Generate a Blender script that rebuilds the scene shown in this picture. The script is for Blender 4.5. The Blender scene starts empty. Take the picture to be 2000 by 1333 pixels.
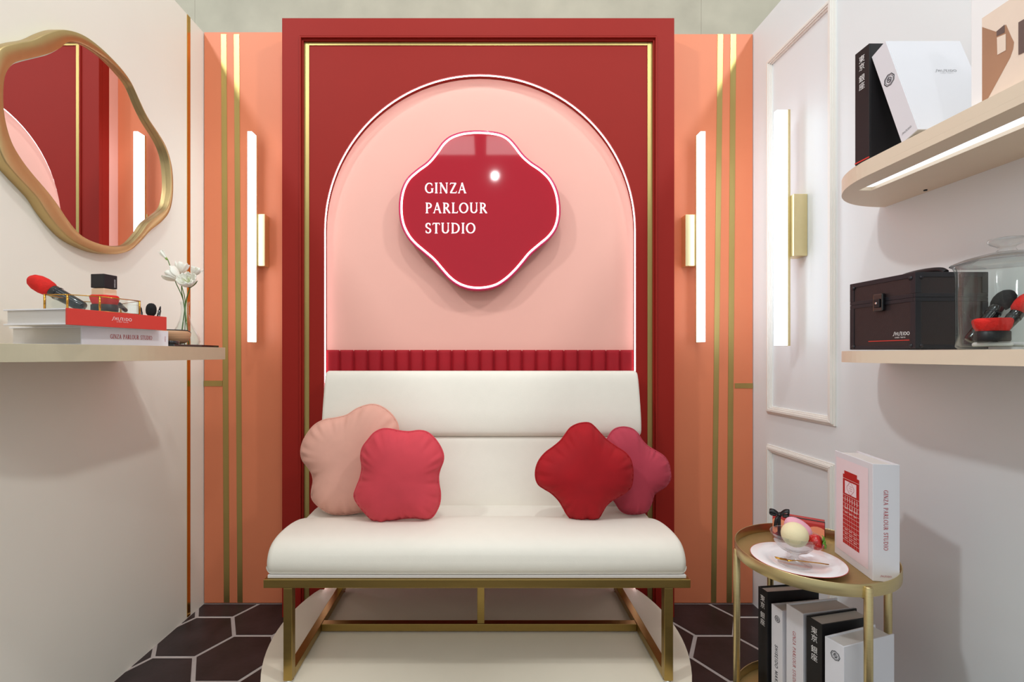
import bpy, bmesh, math, random
from math import sin, cos, pi, sqrt, atan2, hypot, radians
from mathutils import Vector, Matrix
from mathutils.geometry import tessellate_polygon
random.seed(7)
SC = bpy.context.scene
COL = SC.collection

# ------------------------------------------------------------------ camera, world, lights, exposure
H = 1.0476                    # eye height
F = 920.0                     # focal length, in pixels of a 2000 px wide frame
VX, VY = 945.0, 693.0         # vanishing point of the room's depth lines
cam = bpy.data.cameras.new('camera')
cam.sensor_width = 36.0
cam.lens = F / 2000 * 36
cam.shift_x = (1000 - VX) / 2000
cam.shift_y = (VY - 666.5) / 2000
cam.clip_start = 0.02
cam_o = bpy.data.objects.new('camera', cam)
cam_o.location = (0, 0, H)
cam_o.rotation_euler = (pi / 2, 0, 0)
COL.objects.link(cam_o)
SC.camera = cam_o

SC.view_settings.view_transform = 'Standard'
SC.view_settings.look = 'None'
SC.view_settings.exposure = 0.12
SC.view_settings.gamma = 1.0
SC.view_settings.use_curve_mapping = False
SC.cycles.max_bounces = 12
SC.cycles.transparent_max_bounces = 24
SC.cycles.transmission_bounces = 12

w = bpy.data.worlds.new('store_ambient')
SC.world = w
w.use_nodes = True
w.node_tree.nodes['Background'].inputs[0].default_value = (0.90, 0.985, 1.0, 1)
w.node_tree.nodes['Background'].inputs[1].default_value = 0.64


def area(name, loc, target, power, sx, sy=None, color=(1, 0.96, 0.9), spread=180):
    l = bpy.data.lights.new(name, 'AREA')
    l.energy = power
    l.color = color
    l.spread = radians(spread)
    if sy is None:
        l.shape = 'DISK'; l.size = sx
    else:
        l.shape = 'RECTANGLE'; l.size = sx; l.size_y = sy
    o = bpy.data.objects.new(name, l)
    o.location = loc
    d = Vector(target) - Vector(loc)
    o.rotation_euler = d.to_track_quat('-Z', 'Y').to_euler()
    COL.objects.link(o)
    return o


area('ceiling_spot_key_left', (-1.97, 0.0, 3.7), (0.6, 1.4, 0.8), 33, 0.20, color=(0.93, 0.985, 1.0))
area('ceiling_spot_key_right', (1.97, 0.0, 3.7), (-0.6, 1.4, 0.8), 28, 0.20, color=(0.97, 0.99, 0.98))
area('ceiling_spot_key_centre', (0.05, 0.2, 3.9), (0, 1.4, 0.4), 17, 0.16, color=(0.97, 0.99, 0.98))
area('ceiling_spot_front', (0.115, -1.15, 2.9), (0, 1.8, 0.7), 4, 0.045, color=(0.97, 0.98, 1))
area('ceiling_light_panel', (-0.86, -1.80, 3.5), (-0.86, -1.80, 0), 9, 1.5, 0.5, color=(1, 0.99, 0.97))
area('ceiling_light_panel', (0.78, -1.80, 3.5), (0.78, -1.80, 0), 9, 1.5, 0.5, color=(1, 0.99, 0.97))
area('ceiling_panel', (0, 0.45, 3.4), (0, 0.9, 0), 5.5, 2.2, 0.6, color=(0.97, 0.99, 0.98))


# ------------------------------------------------------------------ pixel <-> place (used only to read positions off at a known depth)
def pY(px, py, Y):
    return Vector(((px - VX) / F * Y, Y, H - (py - VY) / F * Y))


def pZ(px, py, z):
    Y = (H - z) * F / (py - VY)
    return Vector(((px - VX) / F * Y, Y, z))


YO, YR, YN = 1.975, 1.886, 1.926         # orange wall, arch panel front, niche back
def XL(Y): return -1.176 - 0.017 * (1.975 - Y)
def XR(Y): return 1.130 + 0.0196 * (1.975 - Y)
ZT = 2.40                                # height of the booth walls
ZD = 0.1066                              # top of the round platform


def pL(px, py, off=0.0):                 # a point on the left wall
    Y = (1.2096 - off) / (0.017 - (px - VX) / F)
    return Vector((XL(Y) + off, Y, H - (py - VY) / F * Y))


def pR(px, py, off=0.0):
    Y = (1.1687 - off) / ((px - VX) / F + 0.0196)
    return Vector((XR(Y) - off, Y, H - (py - VY) / F * Y))


# ------------------------------------------------------------------ materials
def lin(c):
    if isinstance(c, str):
        c = [int(c[i:i + 2], 16) / 255 for i in (0, 2, 4)]
    return tuple(v / 12.92 if v <= 0.04045 else ((v + 0.055) / 1.055) ** 2.4 for v in c)


MATS = {}
def mat(name, hexc, rough=0.5, metal=0.0, var=0.04, scale=40.0, bump=0.0, bscale=None, sheen=0.0, coat=0.0,
        trans=0.0, ior=1.45, stretch=None, rvar=0.0, alpha=1.0, emit=0.0, emitc=None, sheenc=None, spec=0.5):
    if name in MATS:
        return MATS[name]
    m = bpy.data.materials.new(name)
    m.use_nodes = True
    nt = m.node_tree
    b = nt.nodes['Principled BSDF']
    c = lin(hexc)
    b.inputs['Base Color'].default_value = (*c, 1)
    b.inputs['Roughness'].default_value = rough
    b.inputs['Metallic'].default_value = metal
    b.inputs['Specular IOR Level'].default_value = spec
    b.inputs['IOR'].default_value = ior
    b.inputs['Transmission Weight'].default_value = trans
    b.inputs['Coat Weight'].default_value = coat
    b.inputs['Coat Roughness'].default_value = 0.03
    if sheen:
        b.inputs['Sheen Weight'].default_value = sheen
        b.inputs['Sheen Roughness'].default_value = 0.35
        b.inputs['Sheen Tint'].default_value = (*lin(sheenc or hexc), 1)
    if emit:
        b.inputs['Emission Color'].default_value = (*lin(emitc or hexc), 1)
        b.inputs['Emission Strength'].default_value = emit
    if var or bump or rvar:
        tc = nt.nodes.new('ShaderNodeTexCoord')
        mp = nt.nodes.new('ShaderNodeMapping')
        if stretch:
            mp.inputs['Scale'].default_value = stretch
        nt.links.new(tc.outputs['Object'], mp.inputs['Vector'])
        no = nt.nodes.new('ShaderNodeTexNoise')
        no.inputs['Scale'].default_value = scale
        no.inputs['Detail'].default_value = 5
        nt.links.new(mp.outputs['Vector'], no.inputs['Vector'])
        if var:
            mx = nt.nodes.new('ShaderNodeMix')
            mx.data_type = 'RGBA'
            mx.inputs[6].default_value = (*[max(0, v * (1 - var * 2)) for v in c], 1)
            mx.inputs[7].default_value = (*[min(1, v * (1 + var * 2)) for v in c], 1)
            nt.links.new(no.outputs['Fac'], mx.inputs[0])
            nt.links.new(mx.outputs[2], b.inputs['Base Color'])
        if rvar:
            mr = nt.nodes.new('ShaderNodeMapRange')
            mr.inputs[3].default_value = max(0.02, rough - rvar)
            mr.inputs[4].default_value = min(1, rough + rvar)
            nt.links.new(no.outputs['Fac'], mr.inputs[0])
            nt.links.new(mr.outputs[0], b.inputs['Roughness'])
        if bump:
            n2 = no
            if bscale:
                n2 = nt.nodes.new('ShaderNodeTexNoise')
                n2.inputs['Scale'].default_value = bscale
                n2.inputs['Detail'].default_value = 3
                nt.links.new(mp.outputs['Vector'], n2.inputs['Vector'])
            bu = nt.nodes.new('ShaderNodeBump')
            bu.inputs['Strength'].default_value = bump
            bu.inputs['Distance'].default_value = 0.002
            nt.links.new(n2.outputs['Fac'], bu.inputs['Height'])
            nt.links.new(bu.outputs[0], b.inputs['Normal'])
    MATS[name] = m
    return m


def glow(name, hexc, strength):
    m = bpy.data.materials.new(name)
    m.use_nodes = True
    nt = m.node_tree
    nt.nodes.remove(nt.nodes['Principled BSDF'])
    e = nt.nodes.new('ShaderNodeEmission')
    e.inputs[0].default_value = (*lin(hexc), 1)
    e.inputs[1].default_value = strength
    nt.links.new(e.outputs[0], nt.nodes['Material Output'].inputs[0])
    MATS[name] = m
    return m


def thin_glass(name, tint='FBFEFD', base=0.03, edge=0.8, power=4.0):
    m = bpy.data.materials.new(name)
    m.use_nodes = True
    nt = m.node_tree
    nt.nodes.remove(nt.nodes['Principled BSDF'])
    t = nt.nodes.new('ShaderNodeBsdfTransparent'); t.inputs[0].default_value = (*lin(tint), 1)
    g = nt.nodes.new('ShaderNodeBsdfGlossy'); g.inputs['Roughness'].default_value = 0.02
    lw = nt.nodes.new('ShaderNodeLayerWeight'); lw.inputs[0].default_value = 0.5
    pw = nt.nodes.new('ShaderNodeMath'); pw.operation = 'POWER'; pw.inputs[1].default_value = power
    fr = nt.nodes.new('ShaderNodeMath'); fr.operation = 'MULTIPLY_ADD'; fr.inputs[1].default_value = edge; fr.inputs[2].default_value = base
    nt.links.new(lw.outputs['Facing'], pw.inputs[0]); nt.links.new(pw.outputs[0], fr.inputs[0])
    mx = nt.nodes.new('ShaderNodeMixShader')
    nt.links.new(fr.outputs[0], mx.inputs[0]); nt.links.new(t.outputs[0], mx.inputs[1]); nt.links.new(g.outputs[0], mx.inputs[2])
    nt.links.new(mx.outputs[0], nt.nodes['Material Output'].inputs[0])
    MATS[name] = m
    return m


M_WALL = mat('cream_laminate', 'EFECE0', 0.42, var=0.008, scale=6, bump=0.02, bscale=300)
M_WALLR = mat('warm_white_paint', 'E6EAEC', 0.5, var=0.008, scale=6, bump=0.03, bscale=250)
M_MOULD = mat('cream_moulding_paint', 'ECE9E3', 0.5, var=0.008, scale=10)
M_ORANGE = mat('coral_orange_laminate', 'DE8059', 0.5, var=0.015, scale=9, bump=0.02, bscale=400)
M_RED = mat('brick_red_laminate', '931E15', 0.6, var=0.02, scale=9, bump=0.03, bscale=500, spec=0.25)
M_PINK = mat('salmon_pink_paint', 'EFB4A6', 0.55, var=0.01, scale=7, bump=0.02, bscale=300)
M_CONC = mat('grey_concrete', 'B9B2A0', 0.85, var=0.10, scale=6, bump=0.4, bscale=30)
M_BRASS = mat('brushed_brass', 'B8A468', 0.42, 1.0, var=0.04, scale=60, stretch=(1, 1, 0.03), rvar=0.06)
M_BRASSL = mat('pale_brass_lamp', 'DCCB9C', 0.34, 0.9, var=0.02, scale=60)
M_BRASSM = mat('polished_brass', 'CFA255', 0.14, 1.0, var=0.02, scale=30)
M_GOLDP = mat('satin_gold_steel', 'A98F54', 0.34, 1.0, var=0.04, scale=90, stretch=(0.05, 1, 1), rvar=0.05)
M_MIRF = mat('satin_gold_mirror_frame', 'C6AC7A', 0.40, 0.9, var=0.03, scale=60, rvar=0.05)
M_MIRROR = mat('mirror_glass', 'F2F0F0', 0.005, 1.0, var=0.0)
M_SHELFG = mat('champagne_lacquer', 'CDBFA3', 0.42, 0.35, var=0.015, scale=60, bump=0.02)
M_SHELFR = mat('beige_lacquer', 'E6D6C0', 0.5, var=0.012, scale=20, bump=0.02)
M_TILE = mat('dark_brown_stone_vinyl', '33282a', 0.42, var=0.48, scale=9, bump=0.15, bscale=60)
M_GROUT = mat('pale_grout', 'C2B9B6', 0.7, var=0.05)
M_PLAT = mat('cream_platform', 'E9DFCC', 0.55, var=0.015, scale=12, bump=0.03, bscale=400)
M_LEATH = mat('off_white_faux_leather', 'E9E3D7', 0.5, var=0.012, scale=30, bump=0.12, bscale=420, sheen=0.15)
M_VELR = mat('crimson_velvet', '9C0016', 0.75, var=0.08, scale=16, sheen=0.16, sheenc='FF3045', bump=0.1, bscale=700)
M_CHROME = mat('chrome', 'DDDDDD', 0.12, 1.0, var=0.01)
M_WHITE = mat('white_print_board', 'E8E6EC', 0.45, var=0.005)
M_WHITE2 = mat('white_gloss_card', 'E1E0E6', 0.4, var=0.004)
M_PAGES = mat('grey_white_page_edges', 'D8D2CE', 0.8, var=0.03, scale=20, stretch=(1, 1, 60))
M_BLACKB = mat('black_bookcloth', '1B1A1D', 0.5, var=0.04, scale=60)
M_BLACKG = mat('black_gloss_lacquer', '0F0D10', 0.12, var=0.02, coat=0.6)
M_BLACKM = mat('black_matt_plastic', '17161A', 0.45, var=0.04)
M_BROWNB = mat('black_brown_case_panel', '2B2122', 0.42, var=0.1, scale=90, bump=0.15, bscale=500)
M_REDPR = mat('vermilion_red_board', 'D63B30', 0.5, var=0.01)
M_REDINK = mat('red_ink', 'B4232C', 0.6, var=0.02)
M_BLACKINK = mat('black_ink', '2B2A33', 0.6, var=0.02)
M_WHITEINK = mat('white_ink', 'F4F4F4', 0.6, var=0.01)
M_GOLDW = mat('thin_gold_wire', 'C9953F', 0.2, 1.0, var=0.02)
M_PANE = thin_glass('clear_glass_pane')
M_PANE2 = thin_glass('clear_table_glass', 'FAFCFC', 0.05, 0.9, 3.0)
M_GLASS = mat('clear_glass', 'FFFFFF', 0.0, trans=1.0, ior=1.45, var=0.0)
M_TUBE = glow('white_tube_diffuser', 'EDF6FF', 4.6)
M_NEON = glow('white_neon', 'FFF2FA', 4.0)
M_ARCHL = glow('white_arch_strip_light', 'FFF2F6', 6.0)
M_SHELFL = glow('white_shelf_strip_light', 'F2F8FF', 1.8)
M_SIGNT = glow('lit_white_letters', 'FFF8FA', 1.6)


# ------------------------------------------------------------------ mesh collector
class MB:
    def __init__(s):
        s.v = []; s.f = []; s.sm = []

    def add(s, vs, fs, smooth=False):
        n = len(s.v)
        s.v += [Vector(p) for p in vs]
        for f in fs:
            s.f.append([i + n for i in f]); s.sm.append(smooth)
        return s

    def box(s, a, b):
        x0, y0, z0 = a; x1, y1, z1 = b
        return s.hexa([(x0, y0, z0), (x1, y0, z0), (x1, y1, z0), (x0, y1, z0), (x0, y0, z1), (x1, y0, z1), (x1, y1, z1), (x0, y1, z1)])

    def hexa(s, p):
        return s.add(p, [(0, 3, 2, 1), (4, 5, 6, 7), (0, 1, 5, 4), (1, 2, 6, 5), (2, 3, 7, 6), (3, 0, 4, 7)])

    def obox(s, o, A, B, C):                       # corner + three edge vectors
        o = Vector(o); A = Vector(A); B = Vector(B); C = Vector(C)
        return s.hexa([o, o + A, o + A + B, o + B, o + C, o + A + C, o + A + B + C, o + B + C])

    def prism(s, loops, fn, d0, d1, smooth_sides=False):      # loops of 2D points, fn(u, v, d) -> point
        pts = [p for l in loops for p in l]
        tris = tessellate_polygon([[Vector((p[0], p[1], 0)) for p in l] for l in loops])
        n = len(pts)
        base = len(s.v)
        s.v += [Vector(fn(p[0], p[1], d0)) for p in pts] + [Vector(fn(p[0], p[1], d1)) for p in pts]
        for t in tris:
            s.f.append([base + i for i in t]); s.sm.append(False)
            s.f.append([base + n + i for i in reversed(t)]); s.sm.append(False)
        k = 0
        for l in loops:
            m = len(l)
            for i in range(m):
                j = (i + 1) % m
                s.f.append([base + k + i, base + k + j, base + n + k + j, base + n + k + i]); s.sm.append(smooth_sides)
            k += m
        return s

    def flat(s, loops, fn):
        pts = [p for l in loops for p in l]
        tris = tessellate_polygon([[Vector((p[0], p[1], 0)) for p in l] for l in loops])
        return s.add([fn(p[0], p[1]) for p in pts], [tuple(t) for t in tris])

    def grid(s, rows, closed_u=False, closed_v=False, smooth=True):     # rows of points
        R = len(rows); N = len(rows[0])
        base = len(s.v)
        for r in rows:
            s.v += [Vector(p) for p in r]
        for i in range(R if closed_v else R - 1):
            for j in range(N if closed_u else N - 1):
                a = base + i * N + j; b = base + i * N + (j + 1) % N
                c = base + ((i + 1) % R) * N + (j + 1) % N; d = base + ((i + 1) % R) * N + j
                s.f.append([a, b, c, d]); s.sm.append(smooth)
        return s

    def cap(s, ring, smooth=False, flip=False):
        n = len(s.v)
        s.v += [Vector(p) for p in ring]
        f = list(range(n, n + len(ring)))
        s.f.append(f[::-1] if flip else f); s.sm.append(smooth)
        return s

    def tube(s, path, r, seg=10, closed=False, caps=True):
        P = [Vector(p) for p in path]
        n = len(P)
        rr = r if isinstance(r, (list, tuple)) else [r] * n
        rows = []
        up = None
        for i in range(n):
            if closed:
                t = (P[(i + 1) % n] - P[i - 1]).normalized()
            else:
                t = (P[min(i + 1, n - 1)] - P[max(i - 1, 0)]).normalized()
            if up is None:
                up = Vector((0, 0, 1)) if abs(t.z) < 0.9 else Vector((0, 1, 0))
            a = t.cross(up).normalized(); up = a.cross(t).normalized()
            rows.append([P[i] + rr[i] * (cos(2 * pi * k / seg) * a + sin(2 * pi * k / seg) * up) for k in range(seg)])
        s.grid(rows, closed_u=True, closed_v=closed)
        if caps and not closed:
            s.cap(rows[0], flip=True); s.cap(rows[-1])
        return s

    def lathe(s, prof, o=(0, 0, 0), seg=32, axis=None, cap=False, mod=None):      # prof: (r, h)
        o = Vector(o)
        if axis is None:
            X, Yv, Z = Vector((1, 0, 0)), Vector((0, 1, 0)), Vector((0, 0, 1))
        else:
            Z = Vector(axis).normalized()
            X = Z.orthogonal().normalized(); Yv = Z.cross(X)
        rows = []
        for r, h in prof:
            row = []
            for k in range(seg):
                a = 2 * pi * k / seg
                q = r * (mod(a, h) if mod else 1)
                row.append(o + X * (q * cos(a)) + Yv * (q * sin(a)) + Z * h)
            rows.append(row)
        s.grid(rows, closed_u=True)
        if cap:
            s.cap(rows[0], flip=True); s.cap(rows[-1])
        return s

    def build(s, name, material, parent=None, bevel=0.0, seg=2, weld=True, mods=None, recalc=True):
        me = bpy.data.meshes.new(name)
        off = parent_world(parent) if parent else Vector((0, 0, 0))
        me.from_pydata([tuple(p - off) for p in s.v], [], s.f)
        me.polygons.foreach_set('use_smooth', s.sm)
        bm = bmesh.new(); bm.from_mesh(me)
        if weld:
            bmesh.ops.remove_doubles(bm, verts=bm.verts, dist=1e-6)
        if recalc:
            bmesh.ops.recalc_face_normals(bm, faces=bm.faces)
        bm.to_mesh(me); bm.free()
        me.materials.append(material)
        o = bpy.data.objects.new(name, me)
        COL.objects.link(o)
        if parent:
            o.parent = parent
        if bevel:
            b = o.modifiers.new('bevel', 'BEVEL')
            b.width = bevel; b.segments = seg; b.limit_method = 'ANGLE'; b.angle_limit = radians(40)
            b.harden_normals = False
        return o


def parent_world(p):
    v = Vector((0, 0, 0))
    while p:
        v += Vector(p.location); p = p.parent
    return v


def thing(name, label, cat, loc=(0, 0, 0), group=None):
    o = bpy.data.objects.new(name, None)
    o.empty_display_size = 0.05
    o.location = loc
    COL.objects.link(o)
    o['label'] = label; o['category'] = cat
    if group:
        o['group'] = group
    return o


def tag(o, label, cat, group=None):
    o['label'] = label; o['category'] = cat
    if group:
        o['group'] = group
    return o


def struct(o, label=None, cat=None):
    o['kind'] = 'structure'
    if label: o['label'] = label
    if cat: o['category'] = cat
    return o


def empty_struct(name, label, cat, loc=(0, 0, 0)):
    return struct(thing(name, label, cat, loc))


def spline(pts, n=8, closed=True):
    m = len(pts); out = []
    P = [Vector(p) for p in pts]
    for i in range(m if closed else m - 1):
        if closed:
            a, b, c, d = P[i - 1], P[i], P[(i + 1) % m], P[(i + 2) % m]
        else:
            a, b, c, d = P[max(i - 1, 0)], P[i], P[i + 1], P[min(i + 2, m - 1)]
        for k in range(n):
            t = k / n
            out.append(0.5 * ((2 * b) + (c - a) * t + (2 * a - 5 * b + 4 * c - d) * t * t + (3 * b - a - 3 * c + d) * t ** 3))
    if not closed:
        out.append(P[-1])
    return out


def radial(pts, ctr, n):
    """resample a closed star-shaped outline at n even angles about ctr"""
    c = Vector(ctr)
    q = [(atan2((p - c).y, (p - c).x), (p - c).length) for p in pts]
    q.sort()
    q = [(q[-1][0] - 2 * pi, q[-1][1])] + q + [(q[0][0] + 2 * pi, q[0][1])]
    out = []
    j = 0
    for k in range(n):
        a = -pi + 2 * pi * (k + 0.5) / n
        while q[j + 1][0] < a:
            j += 1
        a0, r0 = q[j]; a1, r1 = q[j + 1]
        t = (a - a0) / (a1 - a0) if a1 > a0 else 0
        r = r0 + (r1 - r0) * t
        out.append(c + Vector((cos(a), sin(a))) * r)
    return out


def offset_loop(pts, d):
    """move a closed counter-clockwise loop inwards by d"""
    n = len(pts); out = []
    for i in range(n):
        t = (pts[(i + 1) % n] - pts[i - 1]).normalized()
        out.append(pts[i] + Vector((-t.y, t.x)) * d)
    return out


# ------------------------------------------------------------------ lettering: drawn strokes with thick and thin parts
def _arc(cx, cy, rx, ry, a0, a1, n=14):
    return [(cx + rx * cos(radians(a0 + (a1 - a0) * k / n)), cy + ry * sin(radians(a0 + (a1 - a0) * k / n))) for k in range(n + 1)]


TK, TN = 0.135, 0.07
SERIF = {   # advance, strokes: ('l', pts, width) straight, ('c', pts) curve that is thick where it runs upright, ('s', x, y, halfwidth) serif
    'G': (0.82, [('c', _arc(.42, .5, .37, .46, 48, 325)), ('l', [(.70, .07), (.70, .42)], TK), ('s', .70, .42, .12), ('l', [(.67, .86), (.67, .70)], .05)]),
    'I': (0.36, [('l', [(.18, 0), (.18, 1)], TK), ('s', .18, 0, .14), ('s', .18, 1, .14)]),
    'N': (0.92, [('l', [(.16, 0), (.16, 1)], TN), ('l', [(.14, 1), (.76, 0)], TK), ('l', [(.76, 0), (.76, 1)], TN), ('s', .16, 0, .11), ('s', .10, 1, .09), ('s', .76, 1, .11)]),
    'Z': (0.74, [('l', [(.10, .96), (.66, .96)], TN), ('l', [(.62, .96), (.12, .04)], TK), ('l', [(.08, .04), (.68, .04)], TN), ('l', [(.68, .04), (.70, .2)], .05), ('l', [(.10, .96), (.08, .82)], .05)]),
    'A': (0.84, [('l', [(.10, 0), (.42, 1)], TN), ('l', [(.40, 1), (.72, 0)], TK), ('l', [(.22, .34), (.62, .34)], TN), ('s', .10, 0, .10), ('s', .73, 0, .11)]),
    'P': (0.68, [('l', [(.18, 0), (.18, 1)], TK), ('c', [(.18, .95)] + _arc(.32, .72, .26, .23, 90, -90) + [(.18, .49)]), ('s', .18, 0, .14), ('s', .14, 1, .10)]),
    'R': (0.78, [('l', [(.18, 0), (.18, 1)], TK), ('c', [(.18, .95)] + _arc(.32, .73, .24, .22, 90, -90) + [(.18, .51)]), ('l', [(.36, .5), (.70, .02)], TK), ('s', .18, 0, .14), ('s', .14, 1, .10), ('s', .72, .0, .07)]),
    'L': (0.66, [('l', [(.18, 0), (.18, 1)], TK), ('l', [(.18, .04), (.60, .04)], TN), ('s', .18, 1, .14), ('s', .14, 0, .10), ('l', [(.59, .02), (.62, .2)], .05)]),
    'O': (0.94, [('c', _arc(.46, .5, .38, .46, 0, 360, 28))]),
    'U': (0.86, [('l', [(.16, 1), (.16, .36)], TK), ('c', _arc(.43, .34, .27, .30, 180, 360)), ('l', [(.70, .34), (.70, 1)], TN), ('s', .16, 1, .13), ('s', .70, 1, .11)]),
    'S': (0.60, [('c', _arc(.30, .74, .20, .22, 25, 255, 14) + _arc(.29, .26, .22, .22, 80, -155, 14)), ('l', [(.47, .90), (.48, .74)], .05), ('l', [(.09, .10), (.08, .28)], .05)]),
    'T': (0.74, [('l', [(.37, 0), (.37, 1)], TK), ('l', [(.06, .96), (.68, .96)], TN), ('s', .37, 0, .14), ('l', [(.06, .98), (.04, .80)], .05), ('l', [(.68, .98), (.70, .80)], .05)]),
    'D': (0.90, [('l', [(.18, 0), (.18, 1)], TK), ('c', [(.18, .95), (.34, .95)] + _arc(.36, .5, .42, .45, 80, -80) + [(.34, .05), (.18, .05)]), ('s', .14, 0, .10), ('s', .14, 1, .10)]),
    'E': (0.66, [('l', [(.18, 0), (.18, 1)], TK), ('l', [(.18, .96), (.56, .96)], TN), ('l', [(.18, .52), (.50, .52)], TN), ('l', [(.18, .04), (.58, .04)], TN)]),
    'H': (0.86, [('l', [(.18, 0), (.18, 1)], TK), ('l', [(.68, 0), (.68, 1)], TK), ('l', [(.18, .52), (.68, .52)], TN)]),
    'K': (0.78, [('l', [(.18, 0), (.18, 1)], TK), ('l', [(.20, .42), (.66, 1)], TN), ('l', [(.32, .55), (.70, 0)], TK)]),
    'Y': (0.76, [('l', [(.06, 1), (.38, .46)], TK), ('l', [(.70, 1), (.38, .46)], TN), ('l', [(.38, 0), (.38, .5)], TK)]),
    'M': (1.02, [('l', [(.16, 0), (.16, 1)], TK), ('l', [(.16, 1), (.51, .15)], TN), ('l', [(.51, .15), (.86, 1)], TN), ('l', [(.86, 0), (.86, 1)], TK)]),
    ' ': (0.50, []),
}


def stroke(mb, pts, wid, fn, contrast=False):
    n = len(pts)
    P = [Vector(p) for p in pts]
    L = []; R = []
    for i in range(n):
        t = P[min(i + 1, n - 1)] - P[max(i - 1, 0)]
        if (P[0] - P[-1]).length < 1e-6 and i in (0, n - 1):
            t = P[1] - P[-2]
        t.normalize()
        w_ = wid
        if contrast:
            w_ = TN * wid / TK + (wid - TN * wid / TK) * abs(t.y) ** 1.3
        q = Vector((-t.y, t.x)) * (w_ / 2)
        L.append(P[i] + q); R.append(P[i] - q)
    mb.add([fn(*p) for p in L] + [fn(*p) for p in R], [(i, i + 1, n + i + 1, n + i) for i in range(n - 1)])


def text_width(s, track=0.0):
    return sum(SERIF[c][0] + track for c in s) - track


def letter(mb, s, o, U, V, height, serif=True, track=0.06, weight=1.0, slant=0.0, width=1.0, align='l', swash=False):
    """flat letters on a face: o = start of the base line, U = reading direction, V = up (unit vectors)"""
    o = Vector(o); U = Vector(U).normalized(); V = Vector(V).normalized()
    x = 0.0
    tot = text_width(s, track) * width
    if align == 'c': x = -tot / 2 / width
    if align == 'r': x = -tot / width
    for c in s:
        adv, st = SERIF[c]
        def fn(a, b, x=x):
            return o + U * ((x + a + slant * b) * width * height) + V * (b * height)
        if swash and c == 'S':
            stroke(mb, [(.72, 1.08), (.58, 1.10), (.46, .96), (.36, .55), (.24, .06), (.08, -.10), (-.10, -.06)], .11 * weight, fn)
        else:
            for k in st:
                if k[0] == 'l': stroke(mb, k[1], (k[2] if serif else 0.12) * weight, fn)
                elif k[0] == 'c': stroke(mb, k[1], (TK if serif else 0.12) * weight, fn, serif)
                elif serif: stroke(mb, [(k[1] - k[3], k[2] - .0 + (.02 if k[2] < .5 else -.02)), (k[1] + k[3], k[2] + (.02 if k[2] < .5 else -.02))], .045 * weight, fn)
        x += adv + track
    return mb


def kanji(o, U, V, size, chars, pitch, gap_after=1, gap=0.35):
    """upright column of characters as flat print; o = top centre of the column"""
    mb = MB()
    y = 0
    for i, c in enumerate(chars):
        cu = bpy.data.curves.new('glyph', 'FONT')
        cu.body = c; cu.size = 1; cu.align_x = 'CENTER'
        cu.resolution_u = 3
        ob = bpy.data.objects.new('glyph', cu)
        COL.objects.link(ob)
        me = bpy.data.meshes.new_from_object(ob.evaluated_get(bpy.context.evaluated_depsgraph_get()))
        xs = [v.co.x for v in me.vertices]; ys = [v.co.y for v in me.vertices]
        cx, cy = (min(xs) + max(xs)) / 2, (min(ys) + max(ys)) / 2
        k = size / max(max(ys) - min(ys), 0.01)
        mb.add([Vector(o) + Vector(U) * ((v.co.x - cx) * k) + Vector(V) * ((v.co.y - cy) * k - y - size / 2) for v in me.vertices],
               [tuple(p.vertices) for p in me.polygons])
        bpy.data.objects.remove(ob); bpy.data.meshes.remove(me); bpy.data.curves.remove(cu)
        y += pitch * size
        if i == gap_after: y += gap * size
    return mb


def emblem(mb, o, U, V, r):
    """small round flower crest: scalloped ring with two leaves inside"""
    o = Vector(o); U = Vector(U).normalized(); V = Vector(V).normalized()
    fn = lambda a, b: o + U * a + V * b
    for q, wd in ((1.0, .13), (.78, .07)):
        stroke(mb, [(r * q * (1 + .05 * cos(8 * a)) * cos(a), r * q * (1 + .05 * cos(8 * a)) * sin(a)) for a in [2 * pi * k / 40 for k in range(41)]], r * wd, fn)
    for s_ in (1, -1):
        stroke(mb, [(s_ * r * x, s_ * r * y) for x, y in ((-.1, -.55), (.3, -.35), (.45, .05), (.2, .4), (-.15, .3), (-.2, 0), (.05, -.1))], r * .12, fn)
    return mb


# ================================================================== SETTING
# floor: pale grout bed with raised hexagonal tiles, each cut where it meets the walls
fl = MB().box((-1.35, -0.6, -0.04), (1.35, 2.03, 0.0)).build('floor', M_GROUT)
struct(fl, 'dark floor of large hexagonal tiles with pale grout lines', 'floor')
MB().box((-5, -7, -0.04), (5, -0.6001, 0.0)).build('store_floor', M_TILE, fl)
s_ = 0.143
hexes = []
for i in range(-3, 15):
    for j in range(-9, 3):
        cx = -1.072 + 1.5 * s_ * i
        cy = 1.7518 + sqrt(3) * s_ * (j + (0.5 if i % 2 else 0.0))
        if cx < -1.4 or cx > 1.4 or cy < -0.1 or cy > 2.1:
            continue
        hexes.append((cx, cy))
for cx, cy in hexes:
    bm = bmesh.new()
    g = s_ - 0.0071
    bot = [bm.verts.new((cx + g * cos(pi / 3 * k), cy + g * sin(pi / 3 * k), -0.004)) for k in range(6)]
    top = [bm.verts.new((cx + (g - .0008) * cos(pi / 3 * k), cy + (g - .0008) * sin(pi / 3 * k), 0.0016)) for k in range(6)]
    bm.faces.new(top)
    for k in range(6):
        bm.faces.new((bot[k], bot[(k + 1) % 6], top[(k + 1) % 6], top[k]))
    for co, no in (((0, 1.972, 0), (0, 1, 0)), ((XL(1.975) + .003, 1.975, 0), (-1, .017, 0)), ((XR(1.975) - .003, 1.975, 0), (1, .0196, 0))):
        bmesh.ops.bisect_plane(bm, geom=bm.verts[:] + bm.edges[:] + bm.faces[:], plane_co=co, plane_no=no, clear_outer=True)
    if len(bm.faces) < 2:
        bm.free(); continue
    me = bpy.data.meshes.new('tile'); bm.to_mesh(me); bm.free()
    me.materials.append(M_TILE)
    o = bpy.data.objects.new('tile', me); COL.objects.link(o); o.parent = fl

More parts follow.
